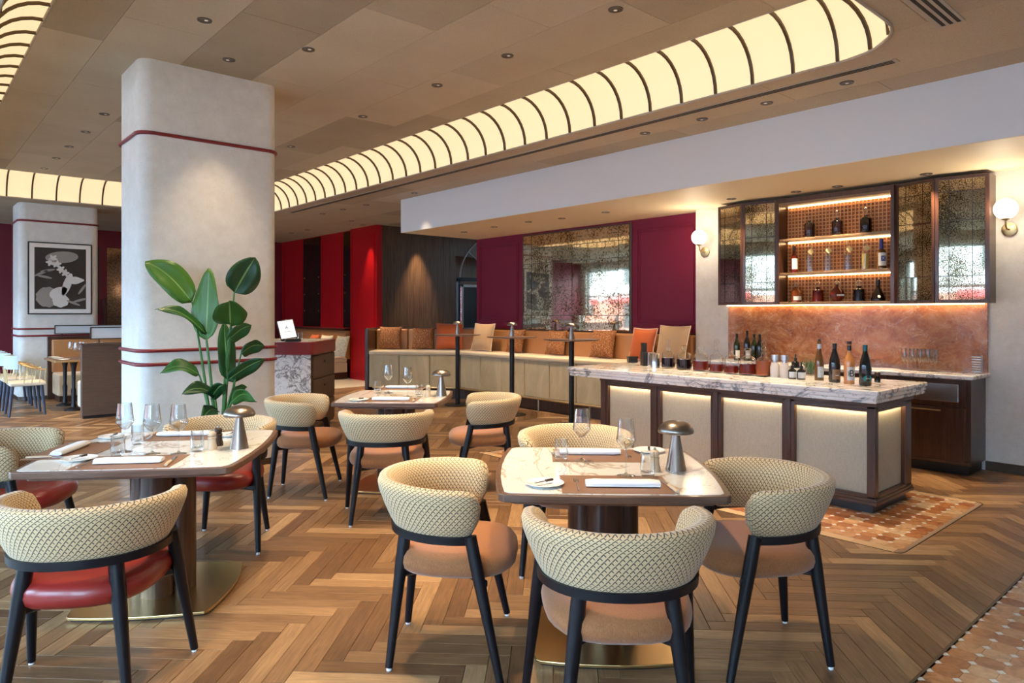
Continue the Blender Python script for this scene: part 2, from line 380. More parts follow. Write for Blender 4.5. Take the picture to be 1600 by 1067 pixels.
def text(name, s, size, mt, parent, M_):
    cu = bpy.data.curves.new(name, 'FONT'); cu.body = s; cu.size = size; cu.align_x = 'CENTER'; cu.align_y = 'CENTER'; cu.extrude = .0002
    o = bpy.data.objects.new(name, cu); COL.objects.link(o); dg = bpy.context.evaluated_depsgraph_get()
    me = bpy.data.meshes.new_from_object(o.evaluated_get(dg)); COL.objects.unlink(o); bpy.data.objects.remove(o)
    me.materials.clear(); me.materials.append(MATS[mt]); me.transform(M_)
    return link_mesh(name, me, parent)

# ------------------------------------------------------------------ floor
UR, V0, V1 = 7.566, -3.0, 17.64            # bar wall, wall behind the camera, far wall
flo = struct(G().box(UW, 12, V0, 20, -.06, -.014).build('floor', 'floor_base'), 'herringbone oak plank floor of the dining room')
PL, PW = .608, .0902
def plank_mesh():
    g = G(); a, b, e = PL / 2 - .0006, PW / 2 - .0006, .0022
    vs = [(-a, -b, -.014), (a, -b, -.014), (a, b, -.014), (-a, b, -.014), (-a, -b, -e), (a, -b, -e), (a, b, -e), (-a, b, -e), (-a + e, -b + e, 0), (a - e, -b + e, 0), (a - e, b - e, 0), (-a + e, b - e, 0)]
    fs = [(8, 9, 10, 11)] + [(i, (i + 1) % 4, 4 + (i + 1) % 4, 4 + i) for i in range(4)] + [(4 + i, 4 + (i + 1) % 4, 8 + (i + 1) % 4, 8 + i) for i in range(4)]
    g.add(vs, fs); g.uv = [(p[0], p[1]) for p in vs]; return g
UL_MOS, VM = .996, .996                     # mosaic edge v
RUG = (4.54, 6.22, 1.572, 5.6)
def covered(u, v):                          # under the tiled areas
    if v < VM - .30 and u > 1.2: return True
    return RUG[0] + .32 < u < RUG[1] - .32 and RUG[2] + .32 < v < RUG[3] - .32
V_OFF = 1.784
planks = []
S2 = math.sqrt(.5)
for m_ in range(-20, 24):
    for k in range(-260, 300):
        for kind in (0, 1):
            if kind == 0: a = k * PW + m_ * PL + PL / 2; b = k * PW - m_ * PL + PW / 2
            else: a = k * PW + PL + m_ * PL + PW / 2; b = k * PW + PW - PL / 2 - m_ * PL
            u = (a + b) * S2; v = (b - a) * S2 + V_OFF
            if not (UW + .1 < u < 9.8 and V0 + .2 < v < 17.6) or covered(u, v) or (u > 8.1 and v < 9.2): continue
            planks.append((u, v, R(-45) if kind == 0 else R(45)))
def in_view(u, v):
    X = u * CS - v * SN; Y = u * SN + v * CS
    if Y < 2.3: return None
    x = 800 + FPX * X / Y; y = HY + CAMH * FPX / Y
    return (Y if -60 < x < 1660 and y < 1110 else None)
vis = sorted([(in_view(u, v), i) for i, (u, v, r) in enumerate(planks) if in_view(u, v)])
near = set(i for d, i in vis[:300])
pm = plank_mesh().mesh('plank', 'plank')
for i in sorted(near):
    u, v, r = planks[i]; link_mesh('plank', pm, flo, (u, v, 0), r + (PI if rnd.random() < .5 else 0))
g0 = plank_mesh(); gs = G(); gs.uv = []; tones = []
for i, (u, v, r) in enumerate(planks):
    if i in near: continue
    M_ = Matrix.Translation((u, v, 0)) @ Matrix.Rotation(r, 4, 'Z')
    gs.add([M_ @ p for p in g0.v], g0.f[:1] + g0.f[5:]); gs.uv += g0.uv; tones += [rnd.random()] * 12
o = gs.build('plank_field', 'plank_field', flo); o['kind'] = 'stuff'
at = o.data.attributes.new('tone', 'FLOAT', 'POINT'); at.data.foreach_set('value', tones)

# mosaic tiles: octagons with small white dots, a border strip and a metal edge
tile_pts = []
def octa(): 
    h, c = .0492, .0185; return [(-h + c, -h), (h - c, -h), (h, -h + c), (h, h - c), (h - c, h), (-h + c, h), (-h, h - c), (-h, -h + c)]
def zone(u0, u1, v0, v1, bu0, bu1, bv0, bv1):
    n0 = int((u1 - u0) / .1); n1 = int((v1 - v0) / .1)
    for i in range(n0):
        for j in range(n1): tile_pts.append((u0 + .1 * i + .05, v0 + .1 * j + .05))
# entry mosaic: dots measured at v = .789, .889, .989 and u = 3.253 + .1 n
gm = G().box(1.2, 7.4, V0, VM, -.05, .0).build('tile_bed', 'grout', flo)
zone(1.253, 7.353, -2.911, .989, 0, 0, 0, 0)
# tiled zone under the bar
G().prism(rrect(RUG[0], RUG[1], RUG[2], RUG[3], .05), -.05, .0006).build('tile_bed', 'grout', flo)
zone(RUG[0] + .09, RUG[1] - .06, RUG[2] + .03, RUG[3] - .0, 0, 0, 0, 0)
tile_pts = [p for p in tile_pts if not (5.3 < p[0] < 5.95 and 2.1 < p[1] < 4.5)]
og = G().prism(octa(), -.01, .0016).add([], []); tm = og.mesh('tile', 'tile_stone')
tv = sorted([(in_view(u, v), i) for i, (u, v) in enumerate(tile_pts) if in_view(u, v)])
tn = set(i for d, i in tv[:300])
for i in sorted(tn): link_mesh('tile', tm, flo, (tile_pts[i][0], tile_pts[i][1], 0))
gs = G(); tones = []; gd = G()
for i, (u, v) in enumerate(tile_pts):
    if i not in tn: gs.add([(x + u, y + v, .0016) for x, y in octa()], [tuple(range(8))]); tones += [rnd.random()] * 8
    r_ = .0182; gd.add([(u + .05 + a * r_, v + .05 + b * r_, .0018) for a, b in ((1, 0), (0, 1), (-1, 0), (0, -1))], [(0, 1, 2, 3)])
o = gs.build('tile_field', 'tile_stone', flo); o['kind'] = 'stuff'
at = o.data.attributes.new('tone', 'FLOAT', 'POINT'); at.data.foreach_set('value', tones)
o = gd.build('tile_dots', 'tile_dot', flo); o['kind'] = 'stuff'
# border stones of the bar zone and bronze edge strips
for k in range(16):
    a = RUG[2] + .05 + k * .25; G().box(RUG[0] + .006, RUG[0] + .088, a, a + .248, -.01, .0022).build('border_stone', 'tile_border', flo)
for k in range(6):
    a = RUG[0] + .1 + k * .26; 
    if a + .25 < RUG[1]: G().box(RUG[1] - .058, RUG[1] - .006, RUG[2] + .05 + k * .5, RUG[2] + .548 + k * .5, -.01, .0022).build('border_stone', 'tile_border', flo)
ring = [(*p, .0) for p in rrect(RUG[0], RUG[1], RUG[2], RUG[3], .05, 6)]; ring.append(ring[0])
G().tube(ring, .004, 6, False).build('edge_strip', 'bronze', flo)
G().box(1.2, 7.4, VM, VM + .012, -.01, .003).build('edge_strip', 'bronze', flo)
G().box(4.4, 7.55, 12.2, 14.9, -.012, .0015).build('stone_paving', 'far_stone', flo)

# ------------------------------------------------------------------ ceiling with raised island and light cove
IU0, IU1, IV0, IV1 = .838, 4.785, 2.06, 13.12; CR = Z1 - Z0
OU0, OU1, OV0, OV1 = IU0 - CR, IU1 + CR, IV0 - CR, IV1 + CR
CRAD = .52
hole = rrect(OU0, OU1, OV0, OV1, CRAD, 8)
cei = struct(G().box(UW, 12, V0, 20, Z1 + .03, Z1 + .09).build('ceiling', 'ceiling_joint'), 'speckled tan board ceiling with a raised middle and recessed lights')
def clip(poly, a, b, keep_left):            # half-plane clip
    out = []
    def side(p): return ((b[0] - a[0]) * (p[1] - a[1]) - (b[1] - a[1]) * (p[0] - a[0])) * (1 if keep_left else -1)
    for i in range(len(poly)):
        p, q = poly[i], poly[(i + 1) % len(poly)]; sp, sq = side(p), side(q)
        if sp >= 0: out.append(p)
        if (sp > 0 > sq) or (sp < 0 < sq):
            k = sp / (sp - sq); out.append((p[0] + (q[0] - p[0]) * k, p[1] + (q[1] - p[1]) * k))
    return out
def outside(rect):                          # rectangle minus the convex hole, as convex pieces
    pieces = []; cur = rect
    for i in range(len(hole)):
        a, b = hole[i], hole[(i + 1) % len(hole)]
        if abs(a[0] - b[0]) + abs(a[1] - b[1]) < 1e-6: continue
        o_ = clip(cur, a, b, False)
        if len(o_) > 2: pieces.append(o_)
        cur = clip(cur, a, b, True)
        if len(cur) < 3: break
    return pieces
def rect(u0, u1, v0, v1): return [(u0, v0), (u1, v0), (u1, v1), (u0, v1)]
GP = .0018
for i in range(-1, 8):                      # island boards, .63 m wide rows along v
    u0 = 1.26 - .42 + .0 if i == -1 else 1.262 + .631 * (i - 0); u1 = 1.262 + .631 * (i + 1) if i >= 0 else 1.262
    u0 = max(u0, IU0); u1 = min(u1, IU1)
    if u1 - u0 < .05: continue
    v = IV0 - (i % 3) * .66 - .2
    while v < IV1:
        a, b = max(v, IV0), min(v + 1.95, IV1)
        if b - a > .05: G().box(u0 + GP, u1 - GP, a + GP, b - GP, Z1, Z1 + .028).build('ceiling_board', 'ceiling_board', cei)
        v += 1.95
u = UW; i = 0
while u < 11.5:                             # outer boards
    v = V0 - (i % 3) * .66
    while v < 18:
        u1, v1 = min(u + .94, 11.8), min(v + 1.95, 17.7)
        if u > 6.2 and v1 < 9.6: v += 1.95; continue
        if v1 - max(v, V0) > .05:
            pcs = outside(rect(u + GP, u1 - GP, max(v, V0) + GP, v1 - GP)); g = G()
            for p in pcs: g.prism(p, Z0, Z0 + .022)
            if pcs: g.build('ceiling_board', 'ceiling_board', cei)
        v += 1.95
    u += .94; i += 1
# cove: quarter vault between the low ceiling and the island, panels between bronze ribs
cove = thing('cove_light', 'glowing cream vaulted cove light with bronze ribs around the raised ceiling', 'ceiling light', (IU1, IV0 + 3, Z0))
def cove_path():                            # (outer point, inner point) stations around the ring
    st = []
    def lerp(p, q, n, ip, iq):
        for k in range(n): f_ = k / n; st.append(((p[0] + (q[0] - p[0]) * f_, p[1] + (q[1] - p[1]) * f_), (ip[0] + (iq[0] - ip[0]) * f_, ip[1] + (iq[1] - ip[1]) * f_)))
    ir = CRAD - CR
    def corner(cx, cy, a0):
        for k in range(3): a = R(a0 + 30 * k); st.append(((cx + CRAD * math.cos(a), cy + CRAD * math.sin(a)), (cx + ir * math.cos(a), cy + ir * math.sin(a))))
    L, H_ = OU1 - OU0 - 2 * CRAD, OV1 - OV0 - 2 * CRAD; nl, nh = round(L / .337), round(H_ / .337)
    c = CRAD
    corner(OU1 - c, OV0 + c, -90); lerp((OU1, OV0 + c), (OU1, OV1 - c), nh, (IU1, OV0 + c), (IU1, OV1 - c))
    corner(OU1 - c, OV1 - c, 0); lerp((OU1 - c, OV1), (OU0 + c, OV1), nl, (OU1 - c, IV1), (OU0 + c, IV1))
    corner(OU0 + c, OV1 - c, 90); lerp((OU0, OV1 - c), (OU0, OV0 + c), nh, (IU0, OV1 - c), (IU0, OV0 + c))
    corner(OU0 + c, OV0 + c, 180); lerp((OU0 + c, OV0), (OU1 - c, OV0), nl, (OU0 + c, IV0), (OU1 - c, IV0))
    return st
def vault(po, pi, off=0):                   # profile from the outer lip (vertical) to the island edge (horizontal)
    out = []
    for k in range(9):
        a = R(90 * k / 8); f_ = 1 - math.cos(a); h_ = math.sin(a)
        out.append(Vector((po[0] + (pi[0] - po[0]) * f_, po[1] + (pi[1] - po[1]) * f_, Z0 + .004 + (CR + .012 - off) * h_)))
    return out
ST = cove_path(); NS = len(ST)
for k in range(NS):
    (a, ai), (b, bi) = ST[k], ST[(k + 1) % NS]
    mid = lambda p, q, f_: (p[0] + (q[0] - p[0]) * f_, p[1] + (q[1] - p[1]) * f_)
    rings = [vault(mid(a, b, f_), mid(ai, bi, f_)) for f_ in (.0, .5, 1.)]
    G().loft(rings, closed=False).build('diffuser', 'diffuser', cove, smooth=60, world=True)
    g = G(); pr_ = vault(a, ai); d = Vector((b[0] - a[0], b[1] - a[1], 0)).normalized() * .011
    inn = [Vector((ai[0], ai[1], Z0)) * .06 + p * .94 + Vector((0, 0, -.0)) for p in pr_]
    inn = [p + ((Vector((ai[0], ai[1], Z0 + .0)) - p).normalized() * .02 if (Vector((ai[0], ai[1], Z0)) - p).length > .02 else Vector((0, 0, -.02))) for p in pr_]
    g.loft([[p - d, p + d, q + d, q - d] for p, q in zip(pr_, inn)]); g.build('rib', 'rib', cove, smooth=40, world=True)
lip = [(*p, Z0 - .002) for p in hole]; lip.append(lip[0]); G().tube(lip, .011, 6, False).build('cove_trim', 'vent_frame', cove, world=True)
ih = rrect(IU0, IU1, IV0, IV1, max(CRAD - CR, .05), 5); lip = [(*p, Z1 + .004) for p in ih]; lip.append(lip[0]); G().tube(lip, .009, 6, False).build('cove_trim', 'vent_frame', cove, world=True)

# dropped soffit over the bar
sof = struct(G().box(6.152, 7.9, V0, 9.643, ZS, Z0).build('ceiling_soffit', 'white_paint'), 'white dropped soffit box above the bar')
G().box(6.156, 7.73, V0 + .01, 9.639, ZS - .004, ZS + .001).build('soffit_lining', 'cream_soffit', sof)

# ------------------------------------------------------------------ walls
wb = struct(G().box(UR, 8.1, V0, 5.02, 0, ZS).build('wall_bar', 'plaster'), 'plaster wall behind the bar')
struct(G().box(UR - .014, UR, V0, 1.90, 0, .085).build('baseboard_bar', 'bronze'), 'bronze skirting at the foot of the bar wall')
def mould(g, u, v0, v1, z0, z1, w=.018, d=.012):   # raised picture-frame moulding on a wall facing -u
    for s_ in (0, .035):
        a0, a1, b0, b1 = v0 + s_, v1 - s_, z0 + s_, z1 - s_
        g.box(u - d, u, a0, a0 + w, b0, b1).box(u - d, u, a1 - w, a1, b0, b1).box(u - d, u, a0 + w, a1 - w, b0, b0 + w).box(u - d, u, a0 + w, a1 - w, b1 - w, b1)
UP = 7.73
wp = struct(G().box(UP, 8.1, 5.02, 9.643, 0, ZS).build('wall_purple', 'purple_paint'), 'plum painted panelled wall behind the long banquette')
MV = (PU(985, 400, UP)[0], PU(819, 400, UP)[0])
for a, b in ((5.12, MV[0] - .12), (MV[1] + .13, 9.56)):
    g = G(); mould(g, UP, a, b, 1.30, 2.62); g.build('panel_moulding', 'purple_paint', wp, bevel=.004)
# big antique mirror in panes
mir = thing('wall_mirror', 'large antique speckled mirror of dark-jointed panes on the plum wall', 'mirror', (UP - .02, (MV[0] + MV[1]) / 2, 1.17))
G().box(UP - .012, UP, MV[0] - .03, MV[1] + .03, 1.14, 2.72).build('mirror_frame', 'bronze', mir, world=True)
def panes(par, u, v0, v1, z0, z1, cols, rows, th=.008, gap=.0045, mt='antique_mirror'):
    vs = [v0 + (v1 - v0) * c for c in cols]; zs = [z0 + (z1 - z0) * c for c in rows]
    for i in range(len(vs) - 1):
        for j in range(len(zs) - 1):
            g = G().box(-th, 0, vs[i] + gap, vs[i + 1] - gap, zs[j] + gap, zs[j + 1] - gap)
            c = Vector((0, (vs[i] + vs[i + 1]) / 2, (zs[j] + zs[j + 1]) / 2))
            M_ = Matrix.Translation(c) @ Matrix.Rotation(rnd.uniform(-.006, .006), 4, 'Z') @ Matrix.Rotation(rnd.uniform(-.005, .005), 4, 'Y') @ Matrix.Translation(-c)
            g.xf(Matrix.Translation((u, 0, 0)) @ M_).build('pane', mt, par, world=True)
panes(mir, UP - .014, MV[0], MV[1], 1.17, 2.70, (0, .09, .5, .91, 1), (0, .16, .70, .86, 1), mt='antique_mirror_large')

# wood wall beyond the soffit, with an arched doorway
ww = struct(G().box(7.6, 9.55, 12.7, 12.9, 0, Z0).box(9.55, 12, 12.7, 12.9, 2.75, Z0).build('wall_wood', 'dark_oak_wall'), 'dark oak boarded wall lit by a ceiling spot')
for k in range(12):
    G().box(7.6 + k * .1625, 7.6 + (k + 1) * .1625 - .004, 12.685, 12.7, .05, Z0 - .01).build('board', 'dark_oak_wall', ww)
struct(G().box(9.55, 12, 13.3, 13.4, 0, Z0).build('wall_lobby', 'dark_oak_wall'), 'dark wood wall in the lobby behind the doorway')
struct(G().box(12, 12.2, 9.2, 13.4, 0, Z0).build('wall_end', 'plaster'), 'added end wall closing the lobby corridor against daylight')  # unseen wall added to stop daylight leaking in past the doorway
struct(G().box(8.1, 12, 9.2, 9.3, 0, Z0).build('wall_corridor', 'plaster'), 'pale corridor wall behind the plum wall')
dr = struct(thing('door_1', 'dark glazed door with steel frame under an arched fanlight', 'door', (9.62, 12.7, 0)))
G().box(9.60, 9.66, 12.64, 12.72, 0, 2.23).box(10.4, 10.46, 12.64, 12.72, 0, 2.23).box(9.60, 10.46, 12.64, 12.72, 2.17, 2.26).build('door_frame', 'black_metal', dr, world=True)
G().box(9.70, 9.76, 12.66, 12.69, .02, 2.10).box(10.3, 10.36, 12.66, 12.69, .02, 2.10).box(9.70, 10.36, 12.66, 12.69, 2.04, 2.10).build('leaf_frame', 'steel', dr, world=True)
G().box(9.76, 10.3, 12.67, 12.68, .05, 2.05).build('door_panel', 'device_black', dr, world=True)
fan = [(9.66 + 1.1 - 1.1 * math.cos(R(a)), 12.66, 2.26 + 1.0 * math.sin(R(a)) ** 1.1) for a in range(0, 91, 6)]
G().tube(fan, .018, 6).tube([(10.76, 12.66, 2.26), (9.90, 12.66, 2.86)], .014, 6).build('fanlight_arch', 'photo_grey', dr, world=True)

# red wall with smoked mirror strips
UD = 7.6
wr = struct(G().box(UD, 7.9, 12.9, V1, 0, Z0).build('wall_red', 'red_paint'), 'bright red panelled wall beyond the host stand')
G().box(7.49, 7.62, 12.66, 13.78, 0, Z0 - .002).build('pilaster', 'red_paint', wr, bevel=.004)
g = G(); mould(g, 7.49, 12.72, 13.72, .12, Z0 - .12, .012, .008); g.build('panel_moulding', 'red_paint', wr)
for a, b in ((14.35, 15.36), (16.4, 17.5)):
    g = G(); mould(g, UD, a, b, 1.15, Z0 - .1, .012, .008); g.build('panel_moulding', 'red_paint', wr)
for a, b in ((15.42, 16.34), (13.84, 14.28)):
    G().box(UD - .012, UD, a, b, 1.12, Z0 - .02).build('smoked_panel', 'smoked_mirror', wr)
    for zz in (1.5, 1.9, 2.3):
        for e in (a + .08, b - .08): G().lathe([(.012, 0), (.012, .012)], 8).xf(Matrix.Translation((UD - .012, e, zz)) @ Matrix.Rotation(R(-90), 4, 'Y')).build('stud', 'brass', wr)
wf = struct(G().box(UW, 7.9, V1, V1 + .2, 0, Z0).build('wall_far', 'dark_red_paint'), 'deep red wall at the far end of the room')
for a in (3.55, ):
    G().box(a, a + 1.3, V1 - .02, V1, 1.0, 2.9).build('smoked_panel', 'smoked_mirror', wf)
struct(G().box(UW, 12, V0 - .2, V0, 0, Z0).build('wall_back', 'plaster'), 'plaster wall behind the photographer')
# window wall
g = G().box(UW - .25, UW, V0, 18, 0, .45).box(UW - .25, UW, V0, 18, 3.0, Z0 + .4)
e = V0
for v, w in WINS: g.box(UW - .25, UW, e, v - w / 2, .45, 3.0); e = v + w / 2
g.box(UW - .25, UW, e, 18, .45, 3.0)
struct(g.build('wall_window', 'plaster'), 'pale window wall opposite the bar')
for i, (v, w) in enumerate(WINS):
    wn = struct(thing('window_%d' % (i + 1), 'tall street window number %d along the window wall, mirrored in the glass' % (i + 1), 'window', (UW - .12, v, .45)))
    a, b = v - w / 2, v + w / 2
    G().box(UW - .16, UW - .08, a, a + .06, .45, 3.0).box(UW - .16, UW - .08, b - .06, b, .45, 3.0).box(UW - .16, UW - .08, a, b, .45, .51).box(UW - .16, UW - .08, a, b, 2.94, 3.0).box(UW - .15, UW - .09, a, b, 2.02, 2.10).build('window_frame', 'device_black', wn, world=True)
    G().box(UW - .125, UW - .120, a + .06, b - .06, .51, 2.02).build('pane', 'window_glass', wn, world=True)
    G().box(UW - .125, UW - .120, a + .06, b - .06, 2.10, 2.94).build('pane', 'window_glass', wn, world=True)
tag(G().box(UW - 22, UW - .3, -30, 40, -.3, -.05).build('street', 'asphalt'), 'grey street surface outside the windows', 'street')
fb = thing('street_building', 'low brick building with red awnings across the street, seen in the mirrors', 'building', (UW - 16, 6, -.05))
G().box(UW - 20, UW - 16, -16, 40, -.05, 2.3).build('wall', 'facade_brick', fb, world=True)
G().box(UW - 20, UW - 16, -16, 40, 2.3, 6.5).build('upper_wall', 'facade_pale', fb, world=True)  # raised and kept pale so the mirrors reflect it, not the bright sky
for k in range(11):
    G().box(UW - 16, UW - 15, -14 + 5 * k, -10.4 + 5 * k, 2.1, 2.4).build('awning', 'awning_red', fb, world=True)
    for z in (.5, 3.2): G().box(UW - 16.02, UW - 15.97, -13.6 + 5 * k, -11.2 + 5 * k, z, z + 1.5).build('window', 'device_black', fb, world=True)

# ------------------------------------------------------------------ columns
def column(u0, u1, v0, v1, top, label, zb):
    c = thing('column', label, 'column', ((u0 + u1) / 2, (v0 + v1) / 2, 0))
    G().prism(rrect(u0, u1, v0, v1, .11, 8), .06, top).build('shaft', 'plaster', c, smooth=30, world=True)
    G().prism(rrect(u0 - .008, u1 + .008, v0 - .008, v1 + .008, .11, 8), 0, .06).build('plinth', 'bronze', c, smooth=30, world=True)
    for z in zb:
        p = [(*q, z) for q in rrect(u0 - .012, u1 + .012, v0 - .012, v1 + .012, .12, 8)]; p.append(p[0])
        G().tube(p, .016, 8, False).build('rail', 'burgundy', c, smooth=60, world=True)
    return c
column(1.57, 2.79, 6.559, 7.30, Z1, 'large cream plaster column with three dark red rails behind the plant', (3.01, 1.126, 1.007))
column(1.53, 2.69, 13.97, 14.8, Z0, 'far cream plaster column carrying the framed flower photograph', (2.985, 1.184, 1.068))
# framed photograph on the far column
u0, zt = PV(43, 377, 13.97); u1, zb = PV(143, 491, 13.97); YF = 13.965
pic = thing('framed_picture', 'black framed monochrome flower photograph on the far column', 'picture', ((u0 + u1) / 2, YF, zb))
G().box(u0, u1, YF - .03, YF, zb, zt).build('frame', 'device_black', pic, world=True)
G().box(u0 + .02, u1 - .02, YF - .032, YF - .005, zb + .02, zt - .02).build('mount', 'photo_mat', pic, world=True)
W_, H_ = u1 - u0, zt - zb
G().box(u0 + .09, u1 - .09, YF - .034, YF - .01, zb + .09, zt - .09).build('print', 'photo_dark', pic, world=True)
def blob(cx, cz, rx, rz_, mt, rot=0, wav=0, n=22, k=5, d=.036):
    vs = []
    for i in range(n):
        a = 2 * PI * i / n; q = 1 + wav * math.cos(k * a); x = rx * q * math.cos(a); z = rz_ * q * math.sin(a)
        vs.append((u0 + W_ * cx + x * math.cos(rot) - z * math.sin(rot), YF - d, zb + H_ * cz + x * math.sin(rot) + z * math.cos(rot)))
    G().add(vs, [tuple(range(n))]).build('bloom', mt, pic, world=True)
blob(.52, .80, .24, .10, 'photo_grey', .1); blob(.30, .24, .17, .17, 'photo_grey', 0, .05, 22, 9); blob(.50, .19, .12, .11, 'photo_light', .2, .06, 22, 7, .037)
blob(.46, .30, .14, .09, 'photo_light', .6, .05, 22, 3, .038); blob(.60, .42, .06, .20, 'photo_light', -.3, 0, 22, 2, .038); blob(.72, .48, .13, .06, 'photo_light', .05, .1, 22, 4, .039)
for cx, cz in ((.34, .72), (.44, .70), (.50, .63), (.38, .78), (.57, .58)): blob(cx, cz, .055, .05, 'photo_light', cx * 9, .32, 25, 5, .04)
for cx, cz, ro in ((.20, .57, .5), (.25, .52, -.2), (.80, .20, .3), (.70, .16, -.4), (.84, .36, 1.0), (.30, .61, .2)): blob(cx, cz, .11, .02, 'photo_grey', ro, 0, 14, 2, .041)

q_ = thing('framed_picture', 'framed dark flower print on the side of the far column, seen in the mirror', 'picture', (2.70, 14.38, 1.4))
G().box(2.692, 2.72, 14.08, 14.70, 1.42, 2.62).build('frame', 'device_black', q_, world=True); G().box(2.718, 2.724, 14.11, 14.67, 1.45, 2.59).build('mount', 'photo_mat', q_, world=True); G().box(2.722, 2.727, 14.17, 14.61, 1.53, 2.51).build('print', 'photo_dark', q_, world=True)
for v, z, r in ((14.35, 2.25, .10), (14.42, 2.05, .08), (14.38, 1.75, .13)): G().add([(2.729, v + r * math.cos(a) * (1 + .25 * math.cos(5 * a)), z + r * math.sin(a) * (1 + .25 * math.cos(5 * a))) for a in [2 * PI * i / 25 for i in range(25)]], [tuple(range(25))]).build('bloom', 'photo_light', q_, world=True)
# ------------------------------------------------------------------ dining chair
def chair_parts(root, seat_mat):
    A_, B_ = .275, .265
    def path(ph): return Vector((A_ * math.copysign(abs(math.sin(ph)) ** .92, math.sin(ph)), -B_ * math.cos(ph), 0))
    NP, NC = 44, 16; g = G(); rings = []; uvs = []; s_ = 0; prev = None; PM = R(118)
    for i in range(NP + 1):
        t_ = i / NP; ph = -PM + 2 * PM * t_; p = path(ph); e_ = min(t_, 1 - t_) * 2 * PM * .27
        if prev is not None: s_ += (p - prev).length
        prev = p; d = (path(ph + .01) - path(ph - .01)).normalized(); nrm = Vector((d.y, -d.x, 0))
        k = min(1, e_ / .07); k = math.sqrt(max(0, 1 - (1 - k) ** 2)) if k < 1 else 1; k = max(k, .06)
        arm = abs(ph) / PM; hh = (.114 - .012 * arm ** 3) * (.35 + .65 * k); th = .038 * (.3 + .7 * k); zc = .648 + .008 * (1 - arm ** 2)
        ring = []; per = 0
        for c in range(NC):
            a = 2 * PI * c / NC; ca, sa = math.cos(a), math.sin(a)
            x = th * math.copysign(abs(ca) ** .75, ca); z = hh * math.copysign(abs(sa) ** .7, sa)
            x *= 1 + .25 * (z / hh); ring.append(p + nrm * (x + .035 * (z / .108)) + Vector((0, 0, zc + z)))
        rings.append(ring)
        for c in range(NC): a = 2 * PI * c / NC; uvs.append((s_, (.11 * math.sin(a) + (0 if math.cos(a) > 0 else .02)) if abs(math.sin(a)) < .98 else .11 * math.sin(a)))
    # duplicate seam free uv: height coordinate mirrored inside/outside
    g.loft(rings); g.uv = uvs; g.build('backrest', 'woven', root, smooth=70)
    rings = []
    for i in range(33):
        ph = -R(112) + 2 * R(112) * i / 32; p = path(ph); d = (path(ph + .01) - path(ph - .01)).normalized(); nrm = Vector((d.y, -d.x, 0))
        zc = .535 + .012 * (1 - (abs(ph) / R(112)) ** 2)
        rings.append([p + nrm * (x - .008) + Vector((0, 0, zc + z)) for x, z in ((-.015, -.006), (.014, -.006), (.016, .026), (-.015, .026))])
    G().loft(rings).build('back_rail', 'chair_wood', root, smooth=50)
    for sx in (-1, 1):
        for fy in (0, 1):
            if fy: a, b, ro = Vector((sx * .318, .215, .012)), Vector((sx * .262, .092, .565)), (.016, .026)
            else: a, b, ro = Vector((sx * .212, -.245, .012)), Vector((sx * .150, -.190, .545)), (.016, .027)
            q = [a + (b - a) * k for k in (0, .35, .75, 1)]
            lg = G().tube(q, [ro[0], ro[0] * .6 + ro[1] * .4, ro[1], ro[1]], 8).build('leg', 'chair_wood', root, smooth=60)
            G().lathe([(.011, 0), (.011, .014)], 8, (a.x, a.y, 0)).build('glide', 'glide', lg)
    # seat frame with stretchers from leg to leg
    g = G()
    for sx in (-1, 1):
        g.tube([(sx * .175, -.205, .385), (0, .0, .372)], .016, 6, True, 1.3).tube([(sx * .285, .150, .385), (0, .0, .372)], .016, 6, True, 1.3)
    g.build('seat_frame', 'chair_wood', root, smooth=50)
    rings = []; n = 28
    for z, k in ((.382, .80), (.388, .90), (.405, .975), (.430, 1.0), (.455, .985), (.474, .93), (.486, .82), (.492, .62), (.494, .3)):
        r_ = []
        for c in range(n):
            a = 2 * PI * c / n; ca, sa = math.cos(a), math.sin(a)
            x = .262 * math.copysign(abs(ca) ** .72, ca); y = .262 * math.copysign(abs(sa) ** .72, sa)
            x *= 1 + .07 * (y / .262); r_.append((x * k, y * k + .015, z))
        rings.append(r_)
    G().loft(rings).build('seat', seat_mat, root, smooth=60)
    return root
HD = {'away': 0, 'right': -90, 'toward': 180, 'left': 90}
def cpos(X, Y): return (*cw(X, Y), 0)
tan_chair = None; red_chair = None
CHAIRS = [('tan', .37, 2.46, 0, 'nearest tan-seated chair with its patterned curved back to the camera', 'front'),
          ('tan', -.25, 3.04, -92, 'tan-seated chair with patterned curved back at the left of the nearest marble table', ''),
          ('tan', 1.05, 3.045, 93, 'tan-seated chair with patterned curved back between the nearest marble table and the bar', ''),
          ('tan', .37, 4.03, 180, 'tan-seated chair at the far side of the nearest marble table, facing the camera', ''),
          ('tan', -.90, 4.985, 3, 'tan-seated chair with its back to the camera at the middle marble table', ''),
          ('tan', -1.68, 5.69, -86, 'tan-seated chair left of the middle marble table, beside the column', ''),
          ('tan', -.25, 5.79, 94, 'tan-seated chair right of the middle marble table, before the banquette', ''),
          ('red', -1.645, 2.73, 10, 'red leather seated chair at the lower left corner with its patterned back to the camera', ''),
          ('red', -1.85, 4.41, 180, 'red leather seated chair at the far side of the left table, below the plant', ''),
          ('red', -2.80, 3.93, -80, 'red leather seated chair cut by the left edge of the photo', '')]
for kind, X, Y, hd, lab, _ in CHAIRS:
    grp = 'patterned barrel back dining chairs'
    src = tan_chair if kind == 'tan' else red_chair
    rz = -TH + R(hd)
    if src is None:
        src = chair_parts(thing('dining_chair', lab, 'chair', cpos(X, Y), rz, grp), 'tan_fabric' if kind == 'tan' else 'red_leather')
        if kind == 'tan': tan_chair = src
        else: red_chair = src
    else: copy_tree(src, lab, cpos(X, Y), rz, grp)

